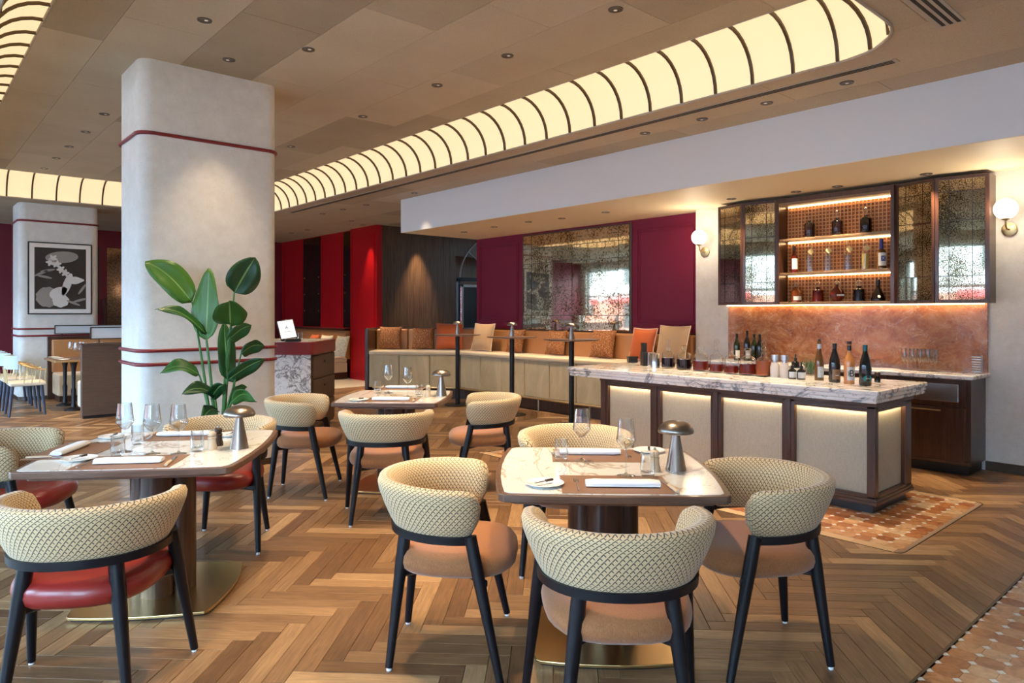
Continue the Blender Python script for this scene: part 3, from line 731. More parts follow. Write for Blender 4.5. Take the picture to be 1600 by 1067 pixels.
# ------------------------------------------------------------------ pedestal tables
def table(X, Y, hd, w, d, label):
    t_ = thing('pedestal_table', label, 'table', cpos(X, Y), -TH + R(hd), 'marble topped pedestal tables')
    o_ = barrel(w / 2, d / 2, .035, .018)
    G().prism(o_, .718, .750).build('table_edge', 'table_wood', t_, bevel=.004)
    G().prism([(x * .9, y * .9) for x, y in o_], .700, .718).build('under_frame', 'table_wood', t_)
    G().prism(barrel(w / 2 - .022, d / 2 - .022, .035, .018), .745, .7515).build('marble_inset', 'table_marble', t_)
    poly = []
    for k in range(64):
        a = 2 * PI * k / 64; r_ = .105 + .055 * abs(math.cos(2 * a + PI / 4 * 0)) ** .6; poly.append((r_ * math.cos(a), r_ * math.sin(a)))
    G().prism(poly, .022, .700).build('pedestal', 'walnut', t_, smooth=35)
    G().prism(barrel(w * .335, d * .325, .04, .03), .008, .022).build('base_plate', 'brass', t_, bevel=.003)
    G().prism(barrel(w * .325, d * .315, .04, .03), 0, .008).build('base_pad', 'device_black', t_)
    return t_
T1 = table(.415, 3.17, -2, .90, .95, 'nearest square marble table with two place settings and four tan chairs')
TM = table(-.98, 5.88, -3, .84, .90, 'middle marble table beside the column, in front of the corner banquette')
TL = table(-1.825, 3.64, 7, .95, 1.03, 'left marble table with three wine glasses and red seated chairs')
ZT = .7515
def px(x, y, z=ZT): return (*P(x, y, z), z)

# table lamp (mushroom), wine glass, tumbler, mill, plate, napkin, cutlery, placemat
def lamp(loc, label, s_=1.0):
    t_ = thing('mushroom_lamp', label, 'lamp', loc, 0, 'brushed bronze mushroom table lamps')
    G().lathe([(.046 * s_, 0), (.046 * s_, .004), (.016 * s_, .168 * s_), (.016 * s_, .175 * s_)], 28).build('stem', 'lamp_metal', t_, smooth=40)
    pr_ = [(.0, .222), (.03, .2205), (.052, .213), (.069, .200), (.078, .184), (.0795, .174), (.077, .168), (.06, .166), (.0, .166)]
    G().lathe([(r * s_, z * s_) for r, z in pr_][::-1], 32).build('shade', 'lamp_metal', t_, smooth=45)
    return t_
lamp(px(1056, 734), 'bronze mushroom lamp on the nearest marble table'); lamp(px(374, 700), 'bronze mushroom lamp on the left marble table, below the plant')
lamp(px(689.6, 618), 'bronze mushroom lamp on the middle marble table')
WG = None; TU = None
def wineglass(loc, label):
    global WG
    if WG: return copy_tree(WG, label, loc, 0, 'tall wine glasses')
    WG = thing('wine_glass', label, 'glass', loc, 0, 'tall wine glasses')
    G().lathe([(.0, .0), (.038, .0), (.038, .002), (.012, .006), (.0045, .014)], 24).build('foot', 'glass', WG, smooth=60)
    G().lathe([(.0042, .014), (.0036, .06), (.0042, .112)], 12).build('stem', 'glass', WG, smooth=60)
    G().lathe([(.004, .112), (.018, .118), (.040, .148), (.0425, .156), (.038, .190), (.032, .248), (.0312, .248), (.0372, .19), (.0415, .156), (.039, .149), (.017, .1195), (.0, .1145)], 32).build('bowl', 'glass', WG, smooth=50)
    return WG
def tumbler(loc, label):
    global TU
    if TU: return copy_tree(TU, label, loc, 0, 'stemless water glasses')
    TU = thing('water_glass', label, 'glass', loc, 0, 'stemless water glasses')
    G().lathe([(.0, 0), (.026, 0), (.031, .012), (.0325, .04), (.029, .105), (.0283, .105), (.0315, .04), (.029, .020), (.0, .017)], 28).build('wall', 'glass', TU, smooth=50)
    return TU
NM = 'nearest marble table'; MM = 'middle marble table'; LM = 'left marble table'
wineglass(px(909, 720), 'wine glass at the far place setting of the ' + NM); wineglass(px(978, 743.5), 'wine glass at the near place setting of the ' + NM)
wineglass(px(607, 614), 'left wine glass of the two on the ' + MM); wineglass(px(637, 620), 'right wine glass of the two on the ' + MM)
wineglass(px(195, 706), 'leftmost of three wine glasses on the ' + LM); wineglass(px(238, 709), 'middle of three wine glasses on the ' + LM); wineglass(px(279, 709), 'rightmost of three wine glasses on the ' + LM)
tumbler(px(877, 720), 'water glass beside the far wine glass on the ' + NM); tumbler(px(1012, 744), 'water glass beside the pale pepper mill on the ' + NM)
tumbler(px(590, 614), 'left water glass on the ' + MM); tumbler(px(655, 620), 'right water glass on the ' + MM)
tumbler(px(184, 713), 'water glass at the front left of the ' + LM); tumbler(px(215, 694), 'water glass behind the leftmost wine glasses on the ' + LM); tumbler(px(308, 705), 'water glass beside the pepper mills on the ' + LM)
def mill(loc, mt, label):
    t_ = thing('pepper_mill', label, 'pepper mill', loc, 0, 'small wooden pepper mills')
    G().lathe([(.0, 0), (.025, 0), (.026, .012), (.021, .03), (.019, .05), (.022, .062), (.016, .066)], 22).build('body', mt, t_, smooth=60)
    G().lathe([(.016, .066), (.021, .072), (.022, .084), (.014, .094), (.0, .096)], 22).build('head', mt, t_, smooth=60)
    G().lathe([(.0, .096), (.006, .097), (.006, .104), (.0, .106)], 12).build('knob', 'steel', t_, smooth=60)
mill(px(1023, 736), 'mill_wood', 'pale wooden pepper mill on the nearest marble table'); mill(px(669, 620), 'mill_wood', 'pale wooden pepper mill on the middle marble table')
mill(px(331, 702), 'mill_wood', 'pale wooden pepper mill on the left marble table'); mill(px(341, 696), 'mill_dark', 'dark wooden pepper mill on the left marble table')
def plate(loc, label, kn=True):
    t_ = thing('side_plate', label, 'plate', loc, 0, 'white side plates')
    G().lathe([(.0, .004), (.045, .004), (.05, .006), (.078, .014), (.080, .0125), (.052, .002), (.045, 0), (.0, 0)][::-1], 36).build('dish', 'ceramic', t_, smooth=50)
    return t_
def butter_knife(loc, rz, label):
    t_ = thing('butter_knife', label, 'knife', loc, rz, 'small butter knives')
    G().box(-.055, .005, -.005, .005, .0, .004).build('blade', 'steel', t_, bevel=.001); G().box(.005, .045, -.006, .006, -.001, .008).build('handle', 'mill_dark', t_, bevel=.002)
PLT = [((851, 758), NM + ' near edge'), ((1014, 706), NM + ' far right corner'), ((560, 626), MM), ((124, 719), LM + ' front corner'), ((178, 684), LM + ' far left edge'), ((362, 681), LM + ' far right corner')]
for (x, y), w_ in PLT:
    a = px(x, y, ZT); plate(a, 'white side plate at the ' + w_)
    butter_knife((a[0], a[1], ZT + .0142), -TH + R(rnd.choice((80, 100, 40))), 'small butter knife lying on the plate at the ' + w_)
def place(xy, hd, label, nap=True, w=.44, d=.30, off=(0, 0), fork=True, knife=True):
    base = px(*xy); rz = -TH + R(hd); M_ = Matrix.Translation(base) @ Matrix.Rotation(rz, 4, 'Z')
    t_ = G().box(-w / 2, w / 2, -d / 2, d / 2, 0, .0022).build('placemat', 'leather_mat', None, bevel=.0008); t_.location = base; t_.rotation_euler = (0, 0, rz)
    tag(t_, 'brown leather placemat ' + label, 'placemat', 'brown leather placemats')
    def at(x, y, z=.0024): q = M_ @ Vector((x, y, 0)); return (q.x, q.y, base[2] + z)
    n = thing('napkin', 'white rolled napkin on the placemat ' + label, 'napkin', at(off[0], off[1]), rz, 'white folded napkins')
    rings = []
    for i in range(9):
        x = -.15 + .30 * i / 8; k = .8 if i in (0, 8) else 1
        rings.append([(x, .034 * k * math.copysign(abs(math.cos(a)) ** .6, math.cos(a)), .0125 + .0125 * k * math.copysign(abs(math.sin(a)) ** .7, math.sin(a)) * (1 + .06 * math.sin(i * 2.1))) for a in [2 * PI * c / 14 for c in range(14)]])
    G().loft(rings).build('roll', 'napkin', n, smooth=50)
    G().box(-.15, .148, -.036, -.030, .004, .008).build('fold', 'napkin', n, bevel=.002)
    if fork:
        f_ = thing('fork', 'steel fork left of the napkin ' + label, 'fork', at(off[0] - .185, off[1]), rz + R(90), 'steel forks')
        G().tube([(-.10, 0, .004), (.02, 0, .003), (.045, 0, .006)], [.004, .0025, .004], 8, True, .6).build('handle', 'steel', f_, smooth=50)
        for k in range(4): G().tube([(.045, (k - 1.5) * .0025, .006), (.055, (k - 1.5) * .006, .003), (.10, (k - 1.5) * .006, .006)], .0014, 6).build('tine', 'steel', f_, smooth=50)
    if knife:
        f_ = thing('steak_knife', 'horn-handled steak knife right of the napkin ' + label, 'knife', at(off[0] + .185, off[1]), rz + R(98), 'steak knives')
        G().box(.0, .11, -.008, .008, .001, .003).build('blade', 'steel', f_, bevel=.0008); G().tube([(-.11, 0, .007), (-.05, 0, .0075), (0, 0, .006)], [.008, .010, .007], 8, True, .65).build('handle', 'mill_wood', f_, smooth=50)
place((960, 757), -2, 'at the near side of the ' + NM, off=(.03, -.03)); place((932, 712), 178, 'at the far side of the ' + NM, off=(.03, -.03))
place((612, 625), -3, 'at the near side of the ' + MM, off=(0, -.02), w=.42, d=.28); place((628, 607), 177, 'at the far side of the ' + MM, w=.42, d=.26)
place((205, 722), 7, 'at the near side of the ' + LM, off=(0, -.02)); place((118, 704), -83, 'at the left side of the ' + LM, off=(0, -.02)); place((290, 681), 187, 'at the far side of the ' + LM)

# ------------------------------------------------------------------ bar island
BU, BV0, BV1 = 5.27, 2.0, 4.60             # front face, near end, far end
bar = thing('bar_island', 'dark walnut bar island with linen panels and a thick white marble top', 'bar', ((BU + 5.98) / 2, 3.3, 0))
def bw(g, n, m_, **k): return g.build(n, m_, bar, world=True, **k)
bw(G().box(BU + .05, 5.93, BV0 + .05, BV1 - .02, .0, .80), 'carcass', 'walnut')
bw(G().box(BU + .03, 5.95, BV0 + .03, BV1, .0, .075), 'plinth', 'device_black')
PV_ = [(4.505, 3.990), (3.875, 3.350), (3.245, 2.705), (2.60, 2.06)]
for b, a in PV_:
    bw(G().box(BU + .035, BU + .05, a, b, .133, .748), 'linen_panel', 'linen')
    bw(G().box(BU + .014, BU + .030, a, b, .752, .757), 'led_strip', 'led_bar')
    for z0_, z1_, d_ in ((.128, .136, .006), (.736, .759, .0)): bw(G().box(BU + d_, BU + (.05 if z0_ < .5 else .008), a, b, z0_, z1_), 'moulding', 'walnut_h')
posts = [BV1 - .0, 3.990, 3.350, 2.705, 2.06]
for k, (hi, lo) in enumerate(((BV1, 4.505), (3.990, 3.875), (3.350, 3.245), (2.705, 2.60), (2.06, BV0))):
    bw(G().box(BU, BU + .06, lo, hi, .075, .80), 'post', 'walnut', bevel=.004)
    m_ = (hi + lo) / 2
    if k < 4: bw(G().box(BU - .008, BU, m_ - .022, m_ + .022, .135, .80), 'post_fillet', 'walnut', bevel=.003)
for z0_, z1_, d_ in ((.066, .090, -.014), (.090, .110, -.008), (.110, .128, 0), (.758, .780, 0), (.780, .805, -.012)):
    bw(G().box(BU + d_, 5.98 - d_, BV0 + d_, BV1, z0_, z1_), 'rail', 'walnut_h', bevel=.003)
bw(G().box(5.33, 5.86, BV0 + .035, BV0 + .05, .133, .748), 'linen_panel', 'linen')
bw(G().box(5.30, 5.86, BV0 + .014, BV0 + .030, .752, .757), 'led_strip', 'led_bar'); bw(G().box(5.30, 5.86, BV0, BV0 + .008, .736, .759), 'moulding', 'walnut_h')
for a, b in ((5.86, 5.98), ): bw(G().box(a, b, BV0, BV0 + .06, .075, .80), 'post', 'walnut', bevel=.004)
CU0, CU1, CV0, CV1, CZ = 5.215, 6.24, 1.965, 5.01, .897
for z0_, z1_, d_ in ((.803, .832, .016), (.832, .863, .008), (.863, CZ, 0)):
    bw(G().prism(rrect(CU0 + d_, CU1 - d_, CV0 + d_, CV1 - d_, .012, 3), z0_, z1_), 'marble_slab', 'counter_marble', bevel=.010, seg=3)

# back counter, backsplash
bc = thing('back_counter', 'dark wood back bar cabinet with marble top against the wall', 'cabinet', (7.3, 3.2, 0))
def kw(g, n, m_, **k): return g.build(n, m_, bc, world=True, **k)
kw(G().box(7.12, 7.56, 1.90, 4.56, .09, .86), 'body', 'walnut'); kw(G().box(7.17, 7.56, 1.93, 4.56, 0, .09), 'plinth', 'device_black')
for k in range(4):
    a = 1.93 + k * .66
    kw(G().box(7.098, 7.12, a + .01, a + .64, .12, .60), 'door', 'walnut', bevel=.004); d_ = kw(G().box(7.098, 7.12, a + .01, a + .64, .615, .85), 'drawer', 'walnut', bevel=.004)
    h_ = G().box(7.085, 7.097, a + .20, a + .45, .565, .577).build('handle', 'satin_brass', bc, world=True, bevel=.002)
    kw(G().box(7.09, 7.10, a + .06, a + .60, .655, .815), 'steel_front', 'steel', bevel=.002)
kw(G().box(7.075, 7.10, 1.90, 4.56, .10, .125), 'moulding', 'walnut_h', bevel=.004)
kw(G().box(7.05, 7.565, 1.862, 4.60, .862, .90), 'marble_top', 'counter_marble', bevel=.008)
bsp = thing('backsplash', 'rust red marble backsplash lit from above the back counter', 'backsplash', (7.55, 3.2, .9))
G().box(7.545, 7.5655, 1.88, 4.55, .90, 1.545).build('slab', 'red_marble', bsp, world=True)

# wall cabinet: lit shelves between angled mirrored doors
ZB, ZTP = 1.545, 2.715
cab = thing('wall_cabinet', 'walnut bar wall cabinet with lit shelves between angled antique mirror doors', 'cabinet', (7.45, 3.2, ZB))
def aw(g, n, m_, **k): return g.build(n, m_, cab, world=True, **k)
C0, C1 = 2.645, 3.80                        # open shelf bay
aw(G().box(7.545, 7.56, C0, C1, ZB, ZTP), 'back_board', 'lattice_back')
aw(G().box(7.34, 7.56, C1, C1 + .035, ZB, ZTP), 'side', 'walnut'); aw(G().box(7.34, 7.56, C0 - .035, C0, ZB, ZTP), 'side', 'walnut')
aw(G().box(7.34, 7.56, C0, C1, 2.64, ZTP), 'top', 'shelf_wood'); aw(G().box(7.335, 7.34, C0 - .03, C1 + .03, 2.665, ZTP), 'fascia', 'walnut')
SH = (ZB, 1.868, 2.24)
for z in SH:
    aw(G().box(7.35, 7.545, C0, C1, z, z + .028), 'shelf', 'shelf_wood', bevel=.004)
for z in (1.868, 2.24, 2.64): aw(G().box(7.515, 7.53, C0 + .02, C1 - .02, z - .012, z - .001), 'led_strip', 'led')
for z0_, z1_ in ((1.573, 1.868), (1.896, 2.24), (2.268, 2.64)):   # woven lattice behind the bottles
    v = C0 + .02
    while v < C1: aw(G().box(7.528, 7.534, v, v + .011, z0_, z1_), 'lattice_slat', 'lattice'); v += .0385
    z = z0_ + .015
    while z < z1_: aw(G().box(7.532, 7.540, C0, C1, z, z + .011), 'lattice_slat', 'lattice'); z += .0385
def door(v0, u0, v1, u1):                   # angled mirrored door from (u0,v0) to (u1,v1)
    L = math.hypot(u1 - u0, v1 - v0); rz = math.atan2(v1 - v0, u1 - u0) - R(90)
    M_ = Matrix.Translation((u0, v0, 0)) @ Matrix.Rotation(rz, 4, 'Z')
    fw = .028
    g = G().box(-.0, .022, 0, fw, ZB, ZTP).box(0, .022, L - fw, L, ZB, ZTP).box(0, .022, fw, L - fw, ZB, ZB + fw).box(0, .022, fw, L - fw, ZTP - fw, ZTP).box(.014, .022, fw, L - fw, ZB + fw, ZTP - fw)
    d = aw(g.xf(M_), 'door', 'walnut')
    cols = [0, .27, .77, 1]; rows = [0, .20, .66, .90, 1]
    ys = [fw + (L - 2 * fw) * c for c in cols]; zs = [ZB + fw + (ZTP - ZB - 2 * fw) * c for c in rows]
    for i in range(3):
        for j in range(4):
            g = G().box(.006, .013, ys[i] + .003, ys[i + 1] - .003, zs[j] + .003, zs[j + 1] - .003)
            g.xf(M_ @ Matrix.Rotation(rnd.uniform(-.004, .004), 4, 'Z')).build('pane', 'antique_mirror', d, world=False).matrix_parent_inverse = MW[cab.name].inverted()
door(C1 + .035, 7.37, 4.21, 7.285); door(4.215, 7.285, 4.575, 7.36); door(2.235, 7.27, C0 - .035, 7.365); door(1.82, 7.345, 2.23, 7.27)
aw(G().prism([(7.56, C1 + .035), (7.39, C1 + .035), (7.31, 4.21), (7.38, 4.575), (7.56, 4.575)], ZB, ZTP).prism([(7.56, 1.82), (7.365, 1.82), (7.295, 2.235), (7.385, C0 - .035), (7.56, C0 - .035)], ZB, ZTP), 'carcass', 'walnut')
aw(G().box(7.50, 7.53, 1.90, 4.54, ZB - .012, ZB - .002), 'led_strip', 'led')

# wall sconces
for v, lab in ((4.883, 'brass globe wall sconce left of the bar cabinet'), (1.715, 'brass globe wall sconce right of the bar cabinet')):
    s_ = thing('wall_sconce', lab, 'wall lamp', (UR, v, 2.21), 0, 'brass wall sconces with opal globes')
    G().lathe([(.0, 0), (.062, 0), (.062, .014), (.05, .020), (.0, .020)], 28).xf(Matrix.Rotation(R(-90), 4, 'Y')).build('back_plate', 'satin_brass', s_, smooth=40)
    G().tube([(-.02, 0, 0), (-.09, 0, .0), (-.125, 0, .02), (-.135, 0, .075)], .008, 8).build('arm', 'satin_brass', s_, smooth=60)
    G().lathe([(.012, .07), (.03, .08), (.036, .09), (.0, .09)], 18, (-.135, 0, 0)).build('cup', 'satin_brass', s_, smooth=40)
    G().lathe([(.094 * math.sin(R(a)), .175 - .094 * math.cos(R(a))) for a in range(0, 181, 12)], 28, (-.135, 0, 0)).build('globe', 'globe', s_, smooth=80)
    l = bpy.data.lights.new('sconce_light', 'POINT'); l.energy = 9; l.color = (1, .82, .58); l.shadow_soft_size = .1
    lo = bpy.data.objects.new('sconce_light', l); COL.objects.link(lo); lo.parent = s_; lo.location = (-.24, 0, .175)

# ------------------------------------------------------------------ bottles
def bottle(name, loc, label, prof, mt, cap=None, capm='foil_black', lab=None, labm='label_white', cat='bottle', group=None, liq=None, n=22, sx=1, sy=1, sc=1):
    t_ = thing(name, label, cat, loc, -TH, group); t_.scale = (sc, sc, sc)
    G().lathe(prof, n, sx=sx, sy=sy).build('body', mt, t_, smooth=50)
    if liq: G().lathe(liq[0], n, sx=sx, sy=sy).build('liquid', liq[1], t_, smooth=50)
    if cap: G().lathe(cap, 16).build('stopper', capm, t_, smooth=50)
    if lab:                                 # label wraps the side facing the room: (z0, z1, radius, half angle)
        z0_, z1_, r_, ha = lab; k = 10
        a_ = [R(-90) - ha + 2 * ha * i / k for i in range(k + 1)]
        G().add([(r_ * sx * math.cos(a), r_ * sy * math.sin(a), z) for z in (z0_, z1_) for a in a_], [(i, i + 1, k + 2 + i, k + 1 + i) for i in range(k)]).build('label', labm, t_, smooth=60)
    return t_
def txt(t_, s_, size, mt, y, z): return text('lettering', s_, size, mt, t_, Matrix.Translation((0, y, z)) @ Matrix.Rotation(R(90), 4, 'X'))
WB = [(.0, 0), (.038, .0), (.039, .006), (.039, .17), (.034, .20), (.018, .235), (.0145, .25), (.0145, .30), (.016, .302), (.016, .312), (.0, .312)]
RB = [(.0, 0), (.036, 0), (.037, .006), (.037, .12), (.03, .18), (.017, .24), (.0145, .27), (.0145, .325), (.0, .325)]
CB = [(.0, 0), (.042, 0), (.044, .008), (.044, .13), (.037, .185), (.02, .245), (.0155, .27), (.0155, .31), (.0, .31)]
def bp(x, y): return (*P(x, y, CZ), CZ)
t_ = bottle('wine_bottle', bp(1280, 594), 'slim amber wine bottle with grey label on the bar, leftmost of four', RB, 'bottle_amber', [(.0155, .262), (.0158, .30), (.0, .30)], 'foil_grey', (.025, .115, .0374, .75), 'label_grey', group='wine bottles on the bar')
G().lathe([(.010, .325), (.011, .328), (.012, .340), (.0, .342)], 12).build('pourer', 'foil_black', t_, smooth=50); txt(t_, 'O', .055, 'label_white', -.0382, .07)
t_ = bottle('wine_bottle', bp(1304, 597), 'dark wine bottle with bronze label on the bar', CB, 'bottle_dark', [(.0162, .25), (.0162, .312), (.0, .313)], 'foil_black', (.025, .105, .0445, .8), 'label_bronze', group='wine bottles on the bar'); G().box(-.014, .012, -.0462, -.0455, .055, .062).build('print', 'label_white', t_)
t_ = bottle('wine_bottle', bp(1327, 599.5), 'rose wine bottle with white letter label on the bar', WB, 'bottle_rose', [(.0155, .262), (.0158, .335), (.0, .336)], 'foil_black', (.03, .135, .0394, .85), 'label_white', group='wine bottles on the bar'); txt(t_, 'B', .075, 'ink', -.0402, .082); G().box(-.026, -.022, -.0402, -.0396, .06, .105).box(-.026, -.008, -.0402, -.0396, .08, .085).build('print', 'ink', t_)
t_ = bottle('wine_bottle', bp(1352, 602), 'dark bottle with oval teal label on the bar, nearest the corner', CB, 'bottle_dark', [(.0162, .235), (.0166, .312), (.0, .313)], 'foil_teal', None, group='wine bottles on the bar')
G().add([(.034 * math.cos(a) - .004, -.0455 + .006 * abs(math.cos(a)), .055 + .024 * math.sin(a)) for a in [2 * PI * i / 24 for i in range(24)]], [tuple(range(24))]).build('label', 'label_teal', t_); txt(t_, 'BEAU', .014, 'label_white', -.0468, .056)
# decanters
DEC = [((1044, 575), 'liquid_dark', .055, 0, 'first decanter in the row, long stopper and black liquid, beside the steel canister'),
       ((1069, 577.5), 'liquid_dark', .055, 1, 'second decanter in the row, squat flat stopper and black liquid'),
       ((1095, 579.5), 'liquid_red', .050, 1, 'third decanter in the row, handled neck and dark red liquid'),
       ((1119.5, 582), 'liquid_red', .040, 2, 'fourth decanter in the row, twisted stopper and low red liquid'),
       ((1143, 584), 'liquid_red', .036, 0, 'fifth decanter in the row, tall stopper and bright red liquid'),
       ((1168.5, 586), 'liquid_red', .052, 1, 'sixth decanter in the row, flat square stopper and crimson liquid'),
       ((1193.5, 588), 'liquid_amber', .075, 2, 'last decanter in the row, round stopper and amber liquid')]
for (x, y), lq, lh, kd, lab in DEC:
    w_ = .048 if kd == 1 else .043
    pr_ = [(.0, 0), (w_, 0), (w_ + .002, .004), (w_, .092), (w_ * .85, .108), (.016, .122), (.015, .142), (.019, .146)]
    t_ = bottle('decanter', bp(x, y), lab, pr_, 'glass', None, liq=([(.0, .009), (w_ + .003, .009), (w_ + .003 - .02 * lh, .009 + lh * 1.15), (.0, .009 + lh * 1.15)], lq), cat='decanter', group='glass decanters on the bar', n=20, sc=1.45)
    st = {0: [(.010, .135), (.011, .150), (.011, .185), (.012, .198), (.0, .199)], 1: [(.010, .135), (.022, .150), (.022, .163), (.0, .165)], 2: [(.009, .135), (.010, .152), (.018, .168), (.012, .180), (.016, .192), (.017, .205), (.008, .216), (.0, .217)]}[kd]
    G().lathe(st, 14).build('stopper', 'glass', t_, smooth=40)
    if 'handled' in lab: G().tube([(-.03, 0, .10), (-.045, 0, .125), (-.03, 0, .15), (-.012, 0, .145)], .005, 8).build('handle', 'glass', t_, smooth=60)
for i, (x, y, lab) in enumerate(((1211, 589.5, 'left white swing bottle with silver cap on the bar'), (1226, 590.5, 'right white swing bottle with silver cap on the bar'))):
    bottle('milk_bottle', bp(x, y), lab, [(.0, 0), (.026, 0), (.027, .06), (.021, .08), (.020, .085), (.0, .085)], 'liquid_milk', [(.014, .085), (.014, .1), (.022, .102), (.022, .13), (.0, .131)], 'steel', group='white bottles on the bar', sc=1.5)
for x, y, z_, lab in ((1238, 592, .0, 'left brown dropper bottle with white label on the bar'), (1252, 593, .0, 'right brown dropper bottle with white label on the bar'), (1243, 585.5, .03, 'tall black dropper bottle behind the labelled ones on the bar')):
    bottle('dropper_bottle', bp(x, y), lab, [(.0, 0), (.025, 0), (.026, .004), (.026, .055 + z_), (.012, .068 + z_), (.0, .068 + z_)], 'bottle_dark', [(.010, .066 + z_), (.011, .088 + z_), (.005, .09 + z_), (.006, .112 + z_), (.0, .115 + z_)], 'foil_black', (.010, .048, .0264, 1.2), group='small dropper bottles on the bar', sc=1.3)
hb = bottle('herb_glass', bp(1266, 586), 'glass tumbler of green rosemary sprigs on the bar', [(.0, 0), (.032, 0), (.036, .085), (.035, .085), (.031, .006), (.0, .006)], 'glass', cat='herb glass', sc=1.3)
for k in range(34):
    a = rnd.random() * 2 * PI; r0 = rnd.random() * .02; sp = rnd.uniform(.01, .055); h_ = rnd.uniform(.06, .135)
    G().tube([(r0 * math.cos(a), r0 * math.sin(a), .01), ((r0 + sp * .4) * math.cos(a), (r0 + sp * .4) * math.sin(a), h_ * .6), ((r0 + sp) * math.cos(a + .3), (r0 + sp) * math.sin(a + .3), h_)], [.0025, .004, .001], 5).build('sprig', 'herb', hb)
t_ = thing('napkin_box', 'black and steel bar caddy at the far end of the bar', 'box', bp(1010, 571), -TH); t_.scale = (1.5, 1.5, 1.6)
G().box(-.035, .0, -.05, .05, 0, .09).build('side', 'device_black', t_, bevel=.003); G().box(.0, .055, -.05, .05, 0, .088).build('body', 'steel', t_, bevel=.003); G().box(-.03, .0, -.02, .05, .09, .15).build('flap', 'device_black', t_, bevel=.003)
t_ = thing('bar_tray', 'low black tray behind the bar caddy', 'tray', bp(988, 566), -TH); G().box(-.05, .05, -.07, .07, 0, .055).box(-.06, .06, -.08, .08, .055, .065).build('tray', 'device_black', t_, bevel=.003)
t_ = bottle('steel_canister', bp(1024, 574), 'brushed steel canister between bar caddy and decanters', [(.0, 0), (.034, 0), (.034, .10), (.032, .102), (.0, .102)], 'steel', cat='canister', sc=1.4)
t_ = bottle('bitters_jar', bp(1371, 597), 'small dark glass jar with steel collar at the bar corner', [(.0, 0), (.022, 0), (.024, .035), (.014, .045), (.0, .045)], 'bottle_dark', [(.013, .045), (.022, .05), (.022, .075), (.014, .082), (.0, .082)], 'bronze', cat='jar')
# back counter: wine bottles, flutes, crystal block
for i, (x, mt, lab) in enumerate(((1155, 'bottle_green', 'green wine bottle with white label at the left of the back counter'), (1163, 'bottle_dark', 'tall dark wine bottle behind the green one on the back counter'), (1172, 'bottle_green', 'gold-topped green bottle on the back counter'), (1182, 'bottle_dark', 'dark bottle nearest the marble middle of the back counter group'))):
    v, _ = PU(x, 556, 7.33 - .03 * (i % 2)); v += (.03 if i == 0 else -.05 if i == 2 else -.04 if i == 3 else 0)
    bottle('wine_bottle', (7.33 - .03 * (i % 2) + (.06 if i == 1 else 0), v, .90), lab, [(r * .95, z * (1.12 if i == 1 else 1)) for r, z in WB], mt, None, lab=(.03, .12, .0378, .7) if i in (0, 1) else None, group='wine bottles on the back counter')
FL = None
for i in range(9):
    x = 1412 + 6.2 * i; u_ = 7.33 + .05 * (i % 2); v, _ = PU(x, 570, u_)
    lab = ('leftmost', 'second', 'third', 'fourth', 'fifth', 'sixth', 'seventh', 'eighth', 'rightmost')[i] + ' champagne flute in the row on the back counter'
    if FL is None:
        FL = thing('champagne_flute', lab, 'glass', (u_, v, .90), 0, 'champagne flutes on the back counter')
        G().lathe([(.0, 0), (.03, 0), (.03, .002), (.004, .008), (.0035, .07), (.012, .085), (.024, .13), (.0235, .21), (.0228, .21), (.0232, .13), (.011, .087), (.0, .08)], 18).build('bowl', 'glass', FL, smooth=50)
    else: copy_tree(FL, lab, (u_, v, .90), 0)
v, _ = PU(1538, 571, 7.4)
t_ = thing('crystal_vase', 'cut crystal block vase at the right end of the back counter', 'vase', (7.42, 1.93, .90))
G().box(-.035, .035, -.035, .035, 0, .17).build('block', 'glass', t_, bevel=.004)
for k in range(7): G().box(-.037, .037, -.037, .037, .015 + k * .022, .025 + k * .022).build('cut_band', 'steel', t_, bevel=.003)
# shelf bottles
def sb(x, y, u): return PU(x, y, u)[0]
SQ = [(.0, 0), (.047, 0), (.05, .004), (.05, .105), (.044, .118), (.016, .128), (.014, .14), (.0, .14)]
for i, x in enumerate((1265, 1308, 1353)):
    t_ = bottle('decanter', (7.44, sb(x, 360, 7.44), 2.268), ('left', 'middle', 'right')[i] + ' dark decanter on the top bar shelf', [(r * .78, z) for r, z in SQ], 'liquid_dark', None, cat='decanter', group='decanters on the top shelf', sc=1.35)
    G().lathe([(.011, .14), (.013, .155), (.009, .16), (.018, .175), (.018, .19), (.0, .2)] if i else [(.012, .14), (.013, .155), (.013, .19), (.0, .191)], 14).build('stopper', 'glass', t_, smooth=50)
for i, x in enumerate((1265, 1293, 1325, 1352)):
    t_ = bottle('tequila_bottle', (7.43, sb(x, 420, 7.43), 1.896), ('first', 'second', 'third', 'fourth')[i] + ' clear bottle with diamond tag on the middle bar shelf', [(.0, 0), (.027, 0), (.028, .12), (.022, .15), (.013, .165), (.013, .20), (.0, .20)], 'glass', [(.014, .195), (.016, .2), (.016, .225), (.0, .226)], 'glass', liq=([(.0, .006), (.024, .006), (.025, .12), (.0, .125)], 'liquid_gold' if i == 3 else 'glass'), group='clear tagged bottles on the middle shelf', sc=1.35)
    G().box(-.019, .019, -.034, -.033, -.019, .019).xf(Matrix.Translation((-.005, 0, .162)) @ Matrix.Rotation(R(45), 4, 'Y')).build('tag', 'paper_tag', t_)
t_ = bottle('spirit_bottle', (7.43, sb(1241, 428, 7.43), 1.896), 'slim brown bottle with white label at the left of the middle shelf', [(.0, 0), (.028, 0), (.028, .13), (.013, .165), (.013, .2), (.0, .2)], 'liquid_red', [(.014, .19), (.014, .225), (.0, .225)], 'mill_dark', (.03, .12, .0284, 1.1), sc=1.3)
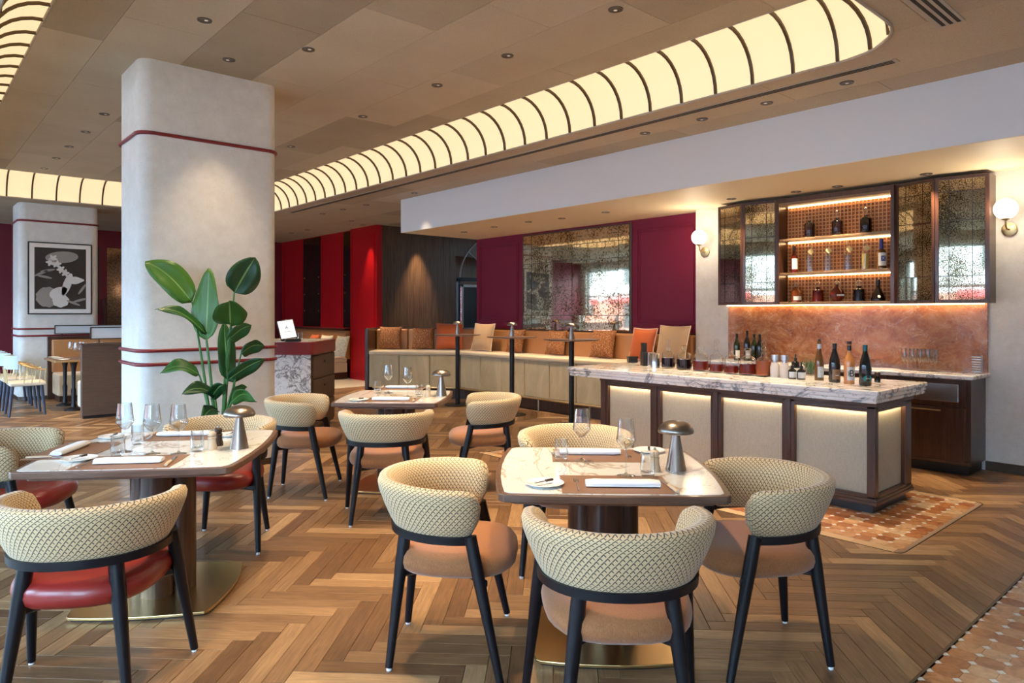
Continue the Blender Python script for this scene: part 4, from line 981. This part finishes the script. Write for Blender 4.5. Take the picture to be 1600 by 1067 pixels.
t_ = bottle('spirit_bottle', (7.43, sb(1377, 416, 7.43), 1.896), 'bottle with blue neck and white square label at the right of the middle shelf', [(.0, 0), (.034, 0), (.035, .13), (.013, .155), (.013, .2), (.0, .2)], 'bottle_amber', [(.0145, .155), (.0145, .235), (.0, .236)], 'foil_blue', (.025, .125, .0354, 1.1), sc=1.3); G().box(-.02, .014, -.0375, -.0368, .06, .1).build('print', 'foil_blue', t_); txt(t_, 'K', .04, 'label_white', -.0382, .08)
for i, (x, lab, kd, mt) in enumerate(((1244, 'squat amber bottle with a white label at the left of the bottom bar shelf', 0, 'liquid_amber'), (1278, 'square dark red decanter, second on the bottom bar shelf', 1, 'liquid_red'), (1308, 'round flat flask in the middle of the bottom bar shelf', 2, 'liquid_red'), (1342, 'square dark decanter, fourth on the bottom bar shelf', 1, 'liquid_dark'), (1372, 'bell-shaped dark cognac bottle at the right of the bottom bar shelf', 3, 'liquid_dark'))):
    loc = (7.44, sb(x, 466, 7.44), 1.573)
    pr_ = {0: [(.0, 0), (.042, 0), (.043, .085), (.03, .10), (.014, .115), (.014, .13), (.0, .13)], 1: [(.0, 0), (.045, 0), (.04, .095), (.016, .108), (.015, .12), (.0, .12)], 2: [(.0, .0), (.03, .002), (.055, .03), (.06, .055), (.05, .09), (.02, .115), (.014, .122), (.014, .14), (.0, .14)], 3: [(.0, 0), (.05, 0), (.052, .02), (.032, .07), (.018, .10), (.014, .11), (.014, .15), (.0, .15)]}[kd]
    t_ = bottle('cognac_bottle', loc, lab, pr_, mt, [(.013, .12), (.02, .13), (.02, .155), (.01, .165), (.0, .166)] if kd < 3 else [(.015, .12), (.015, .168), (.0, .169)], 'glass' if kd < 3 else 'foil_black', (.015, .05, .0435, .9) if kd == 0 else None, 'label_white', sy=.6 if kd == 2 else 1, sc=1.3)
    if kd == 2: G().box(-.02, .04, -.0375, -.0365, .045, .06).build('print', 'label_white', t_)
    if kd == 3: G().lathe([(.0, 0), (.012, 0), (.0, .001)], 14).xf(Matrix.Translation((-.018, -.050, .035)) @ Matrix.Rotation(R(70), 4, 'X')).build('seal', 'label_white', t_)
    if kd == 1: G().box(-.05, .05, -.05, .05, 0, .008).build('base', 'glass', t_)

# ------------------------------------------------------------------ corner banquette
ZQ = .81; QU, QV = 7.10, 9.25              # seat height, front of the long run (u), front of the short run (v)
bq = thing('corner_banquette', 'high corner banquette with tan leather back and beige velvet seat', 'banquette', (7.4, 8.6, 0))
def qw(g, n, m_, **k): return g.build(n, m_, bq, world=True, **k)
SV = 9.30                                   # where the long run turns 45 degrees into the short run
MA = Matrix.Translation((QU, SV, 0)) @ Matrix.Rotation(R(-45), 4, 'Z'); AL = 1.56
def qa(g, n, m_, **k): return g.xf(MA).build(n, m_, bq, world=True, **k)
qw(G().box(QU + .10, 7.72, 5.05, SV, 0, .19), 'plinth', 'walnut'); qa(G().box(-AL + .05, .2, .10, .6, 0, .19), 'plinth', 'walnut')
v = 5.06
while v < SV - .03:                         # upholstered fronts in vertical panels
    b = min(v + .53, SV)
    qw(G().box(QU, QU + .12, v + .003, b - .003, .19, ZQ - .07), 'front_panel', 'beige_velvet', bevel=.02, seg=3); v += .53
for k in range(3): qa(G().box(-AL + k * .52 + .003, -AL + k * .52 + .517, 0, .12, .19, ZQ - .07), 'front_panel', 'beige_velvet', bevel=.02, seg=3)
qw(G().prism([(QU - .012, 5.05), (7.62, 5.05), (7.62, SV + .35), (7.43, SV + .35), (QU - .012, SV + .012)], ZQ - .075, ZQ), 'seat_cushion', 'seat_velvet', bevel=.025, seg=3)
qa(G().box(-AL, -.0, -.012, .6, ZQ - .075, ZQ - .001), 'seat_cushion', 'seat_velvet', bevel=.025, seg=3)
v = 5.06
while v < SV + .2:
    b = min(v + .80, SV + .34); qw(G().box(7.55, 7.70, v + .003, b - .003, ZQ - .02, 1.165), 'back_panel', 'tan_leather', bevel=.03, seg=3); v += .80
for k in range(3): qa(G().box(-AL + k * .57 + .003, -AL + (k + 1) * .57 - .003, .50, .64, ZQ - .02, 1.165), 'back_panel', 'tan_leather', bevel=.03, seg=3)
qw(G().box(7.70, 7.728, 5.03, SV + .32, 0, 1.185), 'back_frame', 'walnut'); qa(G().box(-AL - .02, .20, .64, .68, 0, 1.185), 'back_frame', 'walnut')
qa(G().box(-AL - .06, -AL - .003, -.015, .68, 0, 1.19), 'end_panel', 'walnut', bevel=.005)
c_ = MA @ Vector((-.04, -.10, .20)); e_ = MA @ Vector((-AL + .1, -.10, .20))
qw(G().tube([(QU - .10, 5.1, .20), (QU - .10, c_.y - .06, .20)], .014, 8).tube([(QU - .10, c_.y - .06, .20), c_, e_], .014, 8), 'foot_rail', 'satin_brass', smooth=60)
v = 5.3
while v < SV - .2: qw(G().tube([(QU - .10, v, 0), (QU - .10, v, .2)], .010, 6).tube([(QU - .10, v, .2), (QU + .0, v, .2)], .008, 6), 'rail_post', 'satin_brass'); v += 1.0

def cushion(loc, rz, tilt, w, h, mt, label, pip=None):
    t_ = thing('cushion', label, 'cushion', loc, rz, 'loose cushions on the banquettes')
    N = 10; g = G(); vs = []; fs = []
    def bulge(i, j): a, b = 2 * i / N - 1, 2 * j / N - 1; return .075 * ((1 - a * a) * (1 - b * b)) ** .45
    def pos(i, j):
        a, b = 2 * i / N - 1, 2 * j / N - 1; pin = 1 - .07 * (1 - a * a) * abs(b) ** 2; pin2 = 1 - .07 * (1 - b * b) * abs(a) ** 2
        return a * w / 2 * pin2, b * h / 2 * pin
    for s_ in (1, -1):
        for j in range(N + 1):
            for i in range(N + 1): x, z = pos(i, j); vs.append((x, s_ * (bulge(i, j) + .004), z))
    n1 = N + 1
    for s_ in (0, 1):
        for j in range(N):
            for i in range(N): q = s_ * n1 * n1 + j * n1 + i; fs.append((q, q + 1, q + n1 + 1, q + n1))
    ed = [i for i in range(n1)] + [j * n1 + N for j in range(1, n1)] + [N * n1 + i for i in range(N - 1, -1, -1)] + [j * n1 for j in range(N - 1, 0, -1)]
    for k in range(len(ed)): a, b = ed[k], ed[(k + 1) % len(ed)]; fs.append((a, b, b + n1 * n1, a + n1 * n1))
    M_ = Matrix.Translation((0, 0, h / 2)) @ Matrix.Rotation(tilt, 4, 'X')
    g.add(vs, fs).xf(M_).build('cover', mt, t_, smooth=70)
    if pip:
        q = [Vector((pos(i % n1, i // n1)[0], 0, pos(i % n1, i // n1)[1])) for i in ed]; q.append(q[0]); g = G().tube(q, .008, 6, False).xf(M_); g.build('piping', pip, t_, smooth=60)
    return t_
CU = [(616, 543, 'A', 'speckle_cushion', .40, 'speckled rust cushion nearest the left end of the corner banquette', None), (668, 541, 'A', 'speckle_cushion', .38, 'speckled rust cushion on the short run, left of the velvet one', None),
      (732, 538, 'A', 'orange_velvet', .46, 'burnt orange velvet cushion in the corner of the banquette', 'orange_velvet'), (762, 538, 'B', 'beige_cushion', .46, 'beige piped cushion in the corner, half behind the velvet one', 'piping'),
      (806, 543, 'B', 'speckle_cushion', .38, 'speckled rust cushion behind the middle high table lamp', None), (869, 546, 'B', 'speckle_cushion', .38, 'speckled rust cushion between the middle and right high tables', None), (942, 552, 'B', 'speckle_cushion', .40, 'speckled rust cushion right of the right high table lamp', None),
      (1014, 551, 'B', 'orange_velvet', .44, 'orange velvet cushion at the bar end of the banquette', 'piping'), (1058, 556, 'B', 'beige_cushion', .48, 'beige piped cushion at the bar end of the banquette', 'piping')]
for x, y, run, mt, w_, lab, pip in CU:
    if run == 'B':
        uu = 7.45; v_ = PU(x, 530, uu)[0]; cushion((uu - (.10 if mt == 'beige_cushion' else .05 if mt == 'orange_velvet' else 0), v_ + (.06 if mt == 'orange_velvet' else 0), ZQ + .005), R(-90) + R(rnd.uniform(-8, 8)), R(-14), w_, w_, mt, lab, pip)
    else:
        q = MA.inverted() @ PD(x, 530, 12.1); yy = .40; xx = q.x - .08
        if mt == 'beige_cushion': xx, yy = -.06, .28
        if mt == 'orange_velvet': xx, yy = -.24, .38
        w = MA @ Vector((xx, yy, 0)); cushion((w.x, w.y, ZQ + .005), R(-45) + R(rnd.uniform(-6, 6)) if mt != 'beige_cushion' else R(-75), R(-14), w_, w_, mt, lab, pip)

# high tables with lamps
for i, (x, y, w_) in enumerate(((715, 633, 'left'), (800, 648, 'middle'), (893, 664, 'right'))):
    b = P(x, y, 0)
    t_ = thing('high_table', w_ + ' of three slim round high tables along the banquette', 'table', b, 0, 'round high tables')
    G().lathe([(.0, 0), (.20, 0), (.20, .012), (.05, .02), (.0, .02)], 36).build('base', 'black_metal', t_, smooth=40)
    G().tube([(0, 0, .01), (0, 0, 1.09)], .035, 16).build('pole', 'black_metal', t_, smooth=60)
    G().lathe([(.0, 1.09), (.28, 1.09), (.36, 1.102), (.36, 1.112), (.0, 1.112)], 48).build('top', 'table_wood', t_, smooth=30)
    lamp((b[0], b[1], 1.112), 'bronze mushroom lamp on the ' + w_ + ' high table', .95)

# ------------------------------------------------------------------ host stand
hs = thing('host_stand', 'host stand with red top band, marble front and brown drawers behind the column', 'host stand', cpos(-2.80, 8.75), -TH - R(2))
hx = .44
G().box(-hx, hx - .02, -.45, .48, .05, .955).build('body', 'booth_wood', hs); G().box(-hx + .02, hx - .06, -.40, .45, 0, .05).build('plinth', 'device_black', hs)
G().box(-hx, hx - .02, -.47, -.45, .05, .955).build('marble_front', 'stand_marble', hs)
G().prism(rrect(-hx - .02, hx + .012, -.50, .50, .06, 6), .955, 1.105).build('top_band', 'burgundy', hs, smooth=30)
G().prism(rrect(-hx, hx - .008, -.48, .48, .05, 6), 1.105, 1.112).build('top_inlay', 'table_marble', hs)
for k in range(3):
    d_ = G().box(hx - .02, hx, -.42, .45, .08 + k * .29, .355 + k * .29).build('drawer', 'booth_wood', hs, bevel=.004); G().lathe([(.0, 0), (.016, 0), (.016, .02), (.0, .022)], 12).xf(Matrix.Translation((hx, 0, .27 + k * .29)) @ Matrix.Rotation(R(90), 4, 'Y')).build('knob', 'bronze', d_, smooth=40)
a = PD(448, 521, 8.45)
tb = thing('tablet', 'tilted white tablet screen with a letter logo on the host stand', 'tablet', (a.x, a.y, 1.112), -TH + R(25))
Mt = Matrix.Translation((0, -.02, .14)) @ Matrix.Rotation(R(-28), 4, 'X') @ Matrix.Rotation(R(-9), 4, 'Y')
G().box(-.10, .10, -.006, .006, -.13, .13).xf(Mt).build('housing', 'device_black', tb, bevel=.004); G().box(-.09, .09, -.0075, -.006, -.118, .118).xf(Mt).build('screen', 'screen', tb)
text('logo', 'A', .06, 'ink', tb, Mt @ Matrix.Translation((0, -.0082, .02)) @ Matrix.Rotation(R(90), 4, 'X')); G().box(-.035, .035, -.0084, -.0076, -.035, -.029).xf(Mt).build('logo_line', 'photo_grey', tb)
G().box(-.06, .06, -.0, .12, 0, .012).tube([(0, .06, .01), (0, .02, .12)], .02, 8).build('foot', 'device_black', tb)
a = PD(469, 524, 8.5); tumbler((a.x, a.y, 1.112), 'water glass on the host stand beside the tablet')
a = PD(458, 527, 8.28); t_ = thing('card_terminal', 'dark payment terminal lying on the host stand under the tablet', 'terminal', (a.x, a.y, 1.112), -TH + R(20)); G().box(-.09, .09, -.05, .04, 0, .035).build('body', 'device_black', t_, bevel=.006); G().box(-.07, .03, -.03, .02, .035, .038).build('keys', 'photo_grey', t_)

# ------------------------------------------------------------------ potted bird-of-paradise plant
PB = cw(-2.45, 5.80)
pl = thing('potted_plant', 'tall bird of paradise plant with broad green leaves before the column', 'plant', PB, 0)
G().lathe([(.0, 0), (.15, 0), (.20, .38), (.205, .40), (.18, .40), (.18, .37), (.0, .37)], 28).build('pot', 'pot', pl, smooth=40); G().lathe([(.0, .365), (.18, .372)], 24).build('soil', 'soil', pl)
def leaf(start, tip, wpx, dY, roll, bend=.0, stem0=(338, 640), Y=5.78, fold=.25):
    S, T = PD(*start, Y), PD(*tip, Y + dY); B0 = Vector((PB[0] + (start[0] - 335) * .0012, PB[1], .37)); px_m = Y / FPX
    mid = (B0 + S) / 2 + Vector((0, 0, .10)) + (S - B0).cross(Vector((0, 0, 1))) * .05
    path = [B0.lerp(mid, k / 5).lerp(mid.lerp(S, k / 5), k / 5) for k in range(6)]
    st = G().tube(path, [.013, .012, .011, .010, .008, .006], 8).build('stalk', 'stem', pl, smooth=60, world=True)
    ax = (T - S); L = ax.length; ax.normalize(); toC = (Vector((0, 0, CAMH)) - S).normalized(); side = ax.cross(toC).normalized(); nrm = side.cross(ax).normalized()
    Mr = Matrix.Rotation(roll, 3, ax); side = Mr @ side; nrm = Mr @ nrm
    N = 14; vs = []; fs = []; g = G(); g.uv = []
    for i in range(N + 1):
        t_ = i / N; wd_ = wpx * px_m / 2 * (math.sin(PI * min(1, t_ ** .72)) ** .62 if 0 < t_ < 1 else .02); c = S + ax * L * t_ + Vector((0, 0, 1)) * bend * L * math.sin(PI * t_) - nrm * .0 
        for k in (-1, -.5, 0, .5, 1):
            vs.append(c + side * wd_ * k + nrm * (abs(k) * wd_ * fold + .012 * math.sin(t_ * 9 + k * 2) * abs(k))); g.uv.append((k, t_ * L * 4))
    for i in range(N):
        for k in range(4): q = i * 5 + k; fs.append((q, q + 1, q + 6, q + 5))
    g.add(vs, fs); lf = g.build('leaf', 'leaf', pl, smooth=70, world=True)
    so = lf.modifiers.new('thick', 'SOLIDIFY'); so.thickness = .0015
    return lf
for a in (((300, 472), (227, 408), 46, -.10, .3, .10), ((322, 532), (327, 419), 44, .05, -.5, 0), ((322, 522), (243, 483), 20, -.25, .8, .16), ((366, 457), (399, 402), 50, .02, .2, .02),
          ((360, 508), (358, 470), 50, -.22, 0, .1), ((355, 592), (350, 502), 30, .06, .4, 0), ((356, 532), (393, 508), 26, .10, .5, .1), ((377, 552), (414, 541), 26, .10, .6, .18), ((356, 594), (415, 560), 26, .0, .5, .05),
          ((311, 585), (250, 583), 26, -.12, .7, .22), ((336, 618), (284, 616), 24, -.2, .6, .2), ((362, 628), (401, 628), 24, -.1, .6, .25), ((338, 640), (316, 655), 24, -.2, .4, .15), ((362, 612), (386, 605), 14, .1, .5, .1), ((330, 622), (352, 600), 22, -.15, .3, .1)):
    leaf(*a)

# ------------------------------------------------------------------ far banquette by the red wall
rb = thing('far_banquette', 'low tan banquette against the red wall beyond the host stand', 'banquette', (7.2, 15, 0))
def fw_(g, n, m_, **k): return g.build(n, m_, rb, world=True, **k)
fw_(G().box(6.92, 7.45, 13.83, 17.3, 0, .14), 'plinth', 'walnut'); fw_(G().box(6.86, 7.45, 13.83, 17.3, .14, .36), 'front', 'seat_velvet', bevel=.02); fw_(G().box(6.84, 7.45, 13.83, 17.3, .36, .47), 'seat', 'seat_velvet', bevel=.03)
fw_(G().box(7.40, 7.56, 13.83, 17.3, .42, 1.06), 'backrest', 'tan_leather', bevel=.03); fw_(G().box(7.38, 7.585, 13.83, 17.3, 1.06, 1.10), 'cap_rail', 'walnut')
for x, mt, lab in ((489, 'orange_velvet', 'small orange cushion on the far banquette by the red wall'), (508, 'cream_fabric', 'small cream cushion on the far banquette by the red wall'), (533, 'print_cushion', 'leaf print cushion on the far banquette by the red wall')):
    cushion((7.26, PU(x, 530, 7.26)[0], .475), R(-90 + rnd.uniform(-10, 10)), R(-16), .48, .48, mt, lab)

# ------------------------------------------------------------------ booth with bench, table and chairs on the left
bo = thing('booth_partition', 'brown woven-grain booth partition beside the column on the left', 'partition', (2.4, 11.1, 0))
G().box(1.914, 4.2, 10.99, 11.10, .04, 1.01).build('panel', 'booth_wood', bo, world=True, bevel=.004); G().box(1.90, 4.2, 10.98, 11.11, 1.01, 1.035).build('cap', 'booth_wood', bo, world=True); G().box(1.93, 4.2, 11.0, 11.09, 0, .04).build('plinth', 'device_black', bo, world=True)
bn = thing('booth_bench', 'booth bench with white seat behind the brown partition', 'bench', (2.6, 11.4, 0))
G().box(1.97, 4.2, 11.12, 11.66, .10, .48).build('seat', 'cream_fabric', bn, world=True, bevel=.03); G().box(2.0, 4.2, 11.14, 11.6, 0, .10).build('plinth', 'walnut', bn, world=True); G().box(1.97, 4.2, 11.115, 11.22, .48, .98).build('backrest', 'tan_leather', bn, world=True, bevel=.02)
bf = thing('booth_bench', 'tan leather booth bench facing the camera below the framed picture', 'bench', (2.6, 13.7, 0))
G().box(1.92, 4.2, 13.86, 13.94, 0, 1.05).build('frame', 'walnut', bf, world=True); G().box(1.97, 4.2, 13.74, 13.86, .45, 1.0).build('backrest', 'tan_leather', bf, world=True, bevel=.02); G().box(1.97, 4.2, 13.25, 13.78, .10, .46).build('seat', 'seat_velvet', bf, world=True, bevel=.03); G().box(2.0, 4.2, 13.3, 13.75, 0, .1).build('plinth', 'walnut', bf, world=True)
for (a, b, v, z0_, z1_, lab) in ((2.02, 4.2, 13.90, 1.09, 1.24, 'long frosted glass screen on the booth bench back'), (2.02, 4.2, 11.04, 1.085, 1.255, 'near frosted glass screen on the booth partition')):
    s_ = thing('glass_screen', lab, 'screen', (a, v, 1.035 if v < 12 else 1.05)); 
    G().box(a, b, v - .012, v + .012, z0_, z0_ + .014).box(a, b, v - .012, v + .012, z1_ - .014, z1_).box(a, a + .014, v - .012, v + .012, z0_, z1_).box(a + .1, a + .115, v - .008, v + .008, 1.035 if v < 12 else 1.05, z0_).box(b - .1, b - .085, v - .008, v + .008, 1.035 if v < 12 else 1.05, z0_).build('frame', 'bronze', s_, world=True)
    G().box(a + .014, b, v - .004, v + .004, z0_ + .014, z1_ - .014).build('pane', 'frosted_glass', s_, world=True)
bt = thing('booth_table', 'brass edged booth table laid with glasses between bench and pale blue chairs', 'table', (2.3, 12.45, 0))
G().box(1.74, 3.2, 11.95, 12.95, .725, .75).build('top', 'satin_brass', bt, world=True, bevel=.004); G().box(1.76, 3.18, 11.97, 12.93, .75, .753).build('inlay', 'table_wood', bt, world=True)
for a, b in ((2.0, 12.1), (2.0, 12.8), (2.9, 12.45)):
    G().lathe([(.0, .0), (.12, 0), (.12, .02), (.04, .05), (.028, .12), (.035, .3), (.024, .34), (.03, .6), (.045, .68), (.06, .725), (.0, .725)], 16, (a, b, 0)).build('leg', 'black_metal', bt, smooth=50, world=True)
fc = None
for i, (v, lab) in enumerate(((12.07, 'nearest pale blue backed chair with brass arms at the booth table'), (12.89, 'middle pale blue backed chair with brass arms at the booth table'), (13.60, 'farthest pale blue backed chair with brass arms by the far column'))):
    if fc is None:
        fc = thing('armchair', lab, 'chair', (1.40, v, 0), R(-90), 'pale blue backed armchairs')
        G().box(-.22, .22, -.20, .23, .42, .475).build('seat', 'cream_fabric', fc, bevel=.02, seg=3)
        rg = []
        for k in range(9):
            a = R(-60 + 120 * k / 8); rg.append([(.25 * math.sin(a), -.0 - .25 * math.cos(a) + .02 + d * -math.cos(a) * .02, z) for d, z in ((0, .66), (1, .66), (1, .85), (0, .85))])
        G().loft(rg).build('backrest', 'pale_blue', fc, smooth=50)
        for sx in (-1, 1):
            G().tube([(sx * .215, -.06, .72), (sx * .255, .10, .655), (sx * .235, .22, .64)], .010, 8).build('arm', 'satin_brass', fc, smooth=60)
            for yy in (-.02, .07, .16, .22): G().tube([(sx * .24, yy, .66), (sx * .215, yy - .02, .45)], .006, 6).build('spindle', 'satin_brass', fc)
            for yy in (-.2, .2): G().tube([(sx * .22, yy * 1.05, 0), (sx * .19, yy * .85, .43)], [.016, .026], 8).build('leg', 'leg_blue', fc, smooth=60)
        for k in range(5): G().tube([(-.16 + .08 * k, -.22, .46), (-.15 + .075 * k, -.245, .68)], .006, 6).build('spindle', 'satin_brass', fc)
    else: copy_tree(fc, lab, (1.40, v, 0), R(-90))
for i, (x, y) in enumerate(((95, 556), (104, 557.5), (113, 559), (121, 560.5), (99, 551.5), (110, 553))):
    a = P(x, y, .755); wineglass((2.05 + .13 * (i % 4), (12.15, 12.3, 12.2, 12.35, 12.6, 12.55)[i], .753), ('leftmost', 'second', 'third', 'rightmost', 'back left', 'back right')[i] + ' wine glass in the cluster on the booth table')
for i, (u_, v_) in enumerate(((1.86, 12.85), (1.86, 12.5), (1.88, 12.12))): plate((u_, v_, .753), ('far', 'middle', 'near')[i] + ' white plate along the chair side of the booth table')
# table with lamp and chair cut by the left edge
b = P(6, 600, 0)
et = thing('pedestal_table', 'far table at the left photo edge with a lamp on it', 'table', (.95, 14.6, 0), 0)
G().lathe([(.0, 0), (.25, 0), (.25, .015), (.045, .03), (.04, .72), (.0, .72)], 24).build('pedestal', 'black_metal', et, smooth=40); G().box(-.42, .42, -.42, .42, .72, .75).build('top', 'table_wood', et, bevel=.004); G().box(-.40, .40, -.40, .40, .75, .752).build('inlay', 'table_marble', et)
lamp((1.08, 14.4, .752), 'bronze mushroom lamp on the far table at the left photo edge'); tumbler((1.22, 14.62, .752), 'water glass on the far table at the left photo edge')
copy_tree(red_chair, 'red leather seated chair at the far table by the left photo edge', (.55, 13.75, 0), 0, 'patterned barrel back dining chairs')
# shelving with crockery on the far wall, between the columns
sh = thing('wall_shelf', 'dark open shelf unit with crockery on the far red wall', 'shelf', (4.2, V1 - .2, 0))
G().box(3.45, 5.0, V1 - .32, V1 - .022, 0, .95).build('base', 'walnut', sh, world=True)
for z in (.95, 1.35): G().box(3.45, 5.0, V1 - .30, V1 - .022, z, z + .03).build('shelf', 'walnut_h', sh, world=True)
for u_ in (3.45, 4.97): G().box(u_, u_ + .03, V1 - .30, V1 - .022, .95, 1.75).build('upright', 'walnut', sh, world=True)
for i, u_ in enumerate((3.65, 3.95, 4.25)):
    tag(G().lathe([(.0, 0), (.06, 0), (.11, .08), (.105, .08), (.05, .01), (.0, .01)], 18, (u_, V1 - .16, .98)).build('bowl', 'ceramic', None, smooth=50), ('left', 'middle', 'right')[i] + ' white bowl on the far shelf unit', 'bowl', 'bowls on the far shelf')

# ------------------------------------------------------------------ ceiling fittings
def spot(loc, e, ang=62, aim=None, blend=.85, col=(1, .75, .47)):
    l = bpy.data.lights.new('spot', 'SPOT'); l.energy = e; l.color = col; l.spot_size = R(ang); l.spot_blend = blend; l.shadow_soft_size = .025
    o = bpy.data.objects.new('spot', l); COL.objects.link(o); return o
DLG = 'recessed downlights'
DMR = G().lathe([(.038, 0), (.052, -.002), (.054, .004), (.038, .004)], 20).mesh('ring', 'downlight_ring', 40)
DMC = G().lathe([(.0, .003), (.039, .003), (.039, .0005), (.0, .0015)], 20).mesh('recess', 'downlight_dark', 40)
DML = G().lathe([(.0, -.0004), (.014, -.0002), (.014, .002), (.0, .002)], 12, (.012, 0, 0)).mesh('lens', 'downlight_lens', 40)
def downlight(u, v, z, label, e=0, ang=62):
    t_ = thing('downlight', label, 'downlight', (u, v, z - .004), rnd.random() * 6, DLG)
    link_mesh('ring', DMR, t_); link_mesh('recess', DMC, t_); link_mesh('lens', DML, t_)
    if e: o = spot(None, e, ang); o.parent = t_; o.location = (0, 0, -.03)
EI, EO, ES = 170, 130, 90
ordn = ('first', 'second', 'third', 'fourth', 'fifth', 'sixth', 'seventh', 'eighth', 'ninth', 'tenth')
for i, (u, v) in enumerate(((1.74, 5.43), (2.17, 6.14), (2.58, 5.46))): downlight(u, v, Z1, ('left', 'middle', 'right')[i] + ' downlight of the three before the large column', EI * .4)
for i, (u, v) in enumerate(((3.9, 3.26), (3.915, 4.465), (3.916, 5.495), (3.922, 6.928), (3.925, 8.816))): downlight(u, v, Z1, ordn[i] + ' downlight along the raised ceiling beside the long cove, from the near end', EI)
for i, (u, v) in enumerate(((1.735, 8.737), (1.739, 9.755), (1.729, 10.768), (1.722, 11.693), (1.706, 12.648))): downlight(u, v, Z1, ordn[i] + ' downlight in the row left of the large column, from the near end', EI * .8)
for i, (u, v) in enumerate(((2.6, 2.6), (1.3, 2.5), (1.74, 3.6), (2.75, 3.55))): downlight(u, v, Z1, ordn[i] + ' downlight above the near dining tables, over the frame', EI)
for i, (u, v) in enumerate(((5.654, 2.361), (5.686, 3.055), (5.701, 3.714), (5.715, 4.391))): downlight(u, v, Z0, ordn[i] + ' downlight beside the slot vent above the bar, from the near end', EO)
for i, (u, v) in enumerate(((5.94, 8.933), (5.988, 10.468), (5.943, 11.195), (5.93, 11.956))): downlight(u, v, Z0, ordn[i] + ' downlight beside the soffit end, from the near end', EO * (.2 if i == 0 else 1))
for i, (u, v) in enumerate(((6.825, 12.50), (6.826, 14.502), (7.30, 12.9), (6.827, 15.332), (8.5, 12.45))): downlight(u, v, Z0, ordn[i] + ' downlight near the red wall and wood wall', EO * (2.2 if i == 4 else .6 if i == 2 else 1.2), 50)
for i, (u, v) in enumerate(((6.836, 8.853), (6.767, 8.022), (6.76, 7.255), (6.85, 6.681), (6.85, 5.893), (7.109, 4.246), (7.20, 3.535), (7.22, 3.108), (7.185, 2.278))): downlight(u, v, ZS - .003, ordn[i] + ' downlight in the bar soffit, from the far end', ES, 70)
sv = thing('slot_vent', 'long three-slot linear air vent beside the cove light', 'vent', (5.42, 6.5, Z0))
G().box(5.375, 5.465, 1.90, 12.2, Z0 - .006, Z0 + .001).build('frame', 'vent_frame', sv, world=True)
for k in range(3): G().box(5.384 + k * .026, 5.402 + k * .026, 1.93, 12.17, Z0 - .0072, Z0 - .005).build('slot', 'vent_dark', sv, world=True)
gv_ = thing('ceiling_grille', 'short three-slot ceiling air grille at the top right', 'vent', (4.2, 1.44, Z0))
G().box(3.9, 4.995, 1.36, 1.515, Z0 - .008, Z0 + .001).build('frame', 'vent_frame', gv_, world=True)
for k in range(3): G().box(3.92, 4.975, 1.378 + k * .043, 1.40 + k * .043, Z0 - .0092, Z0 - .007).build('slot', 'vent_dark', gv_, world=True)
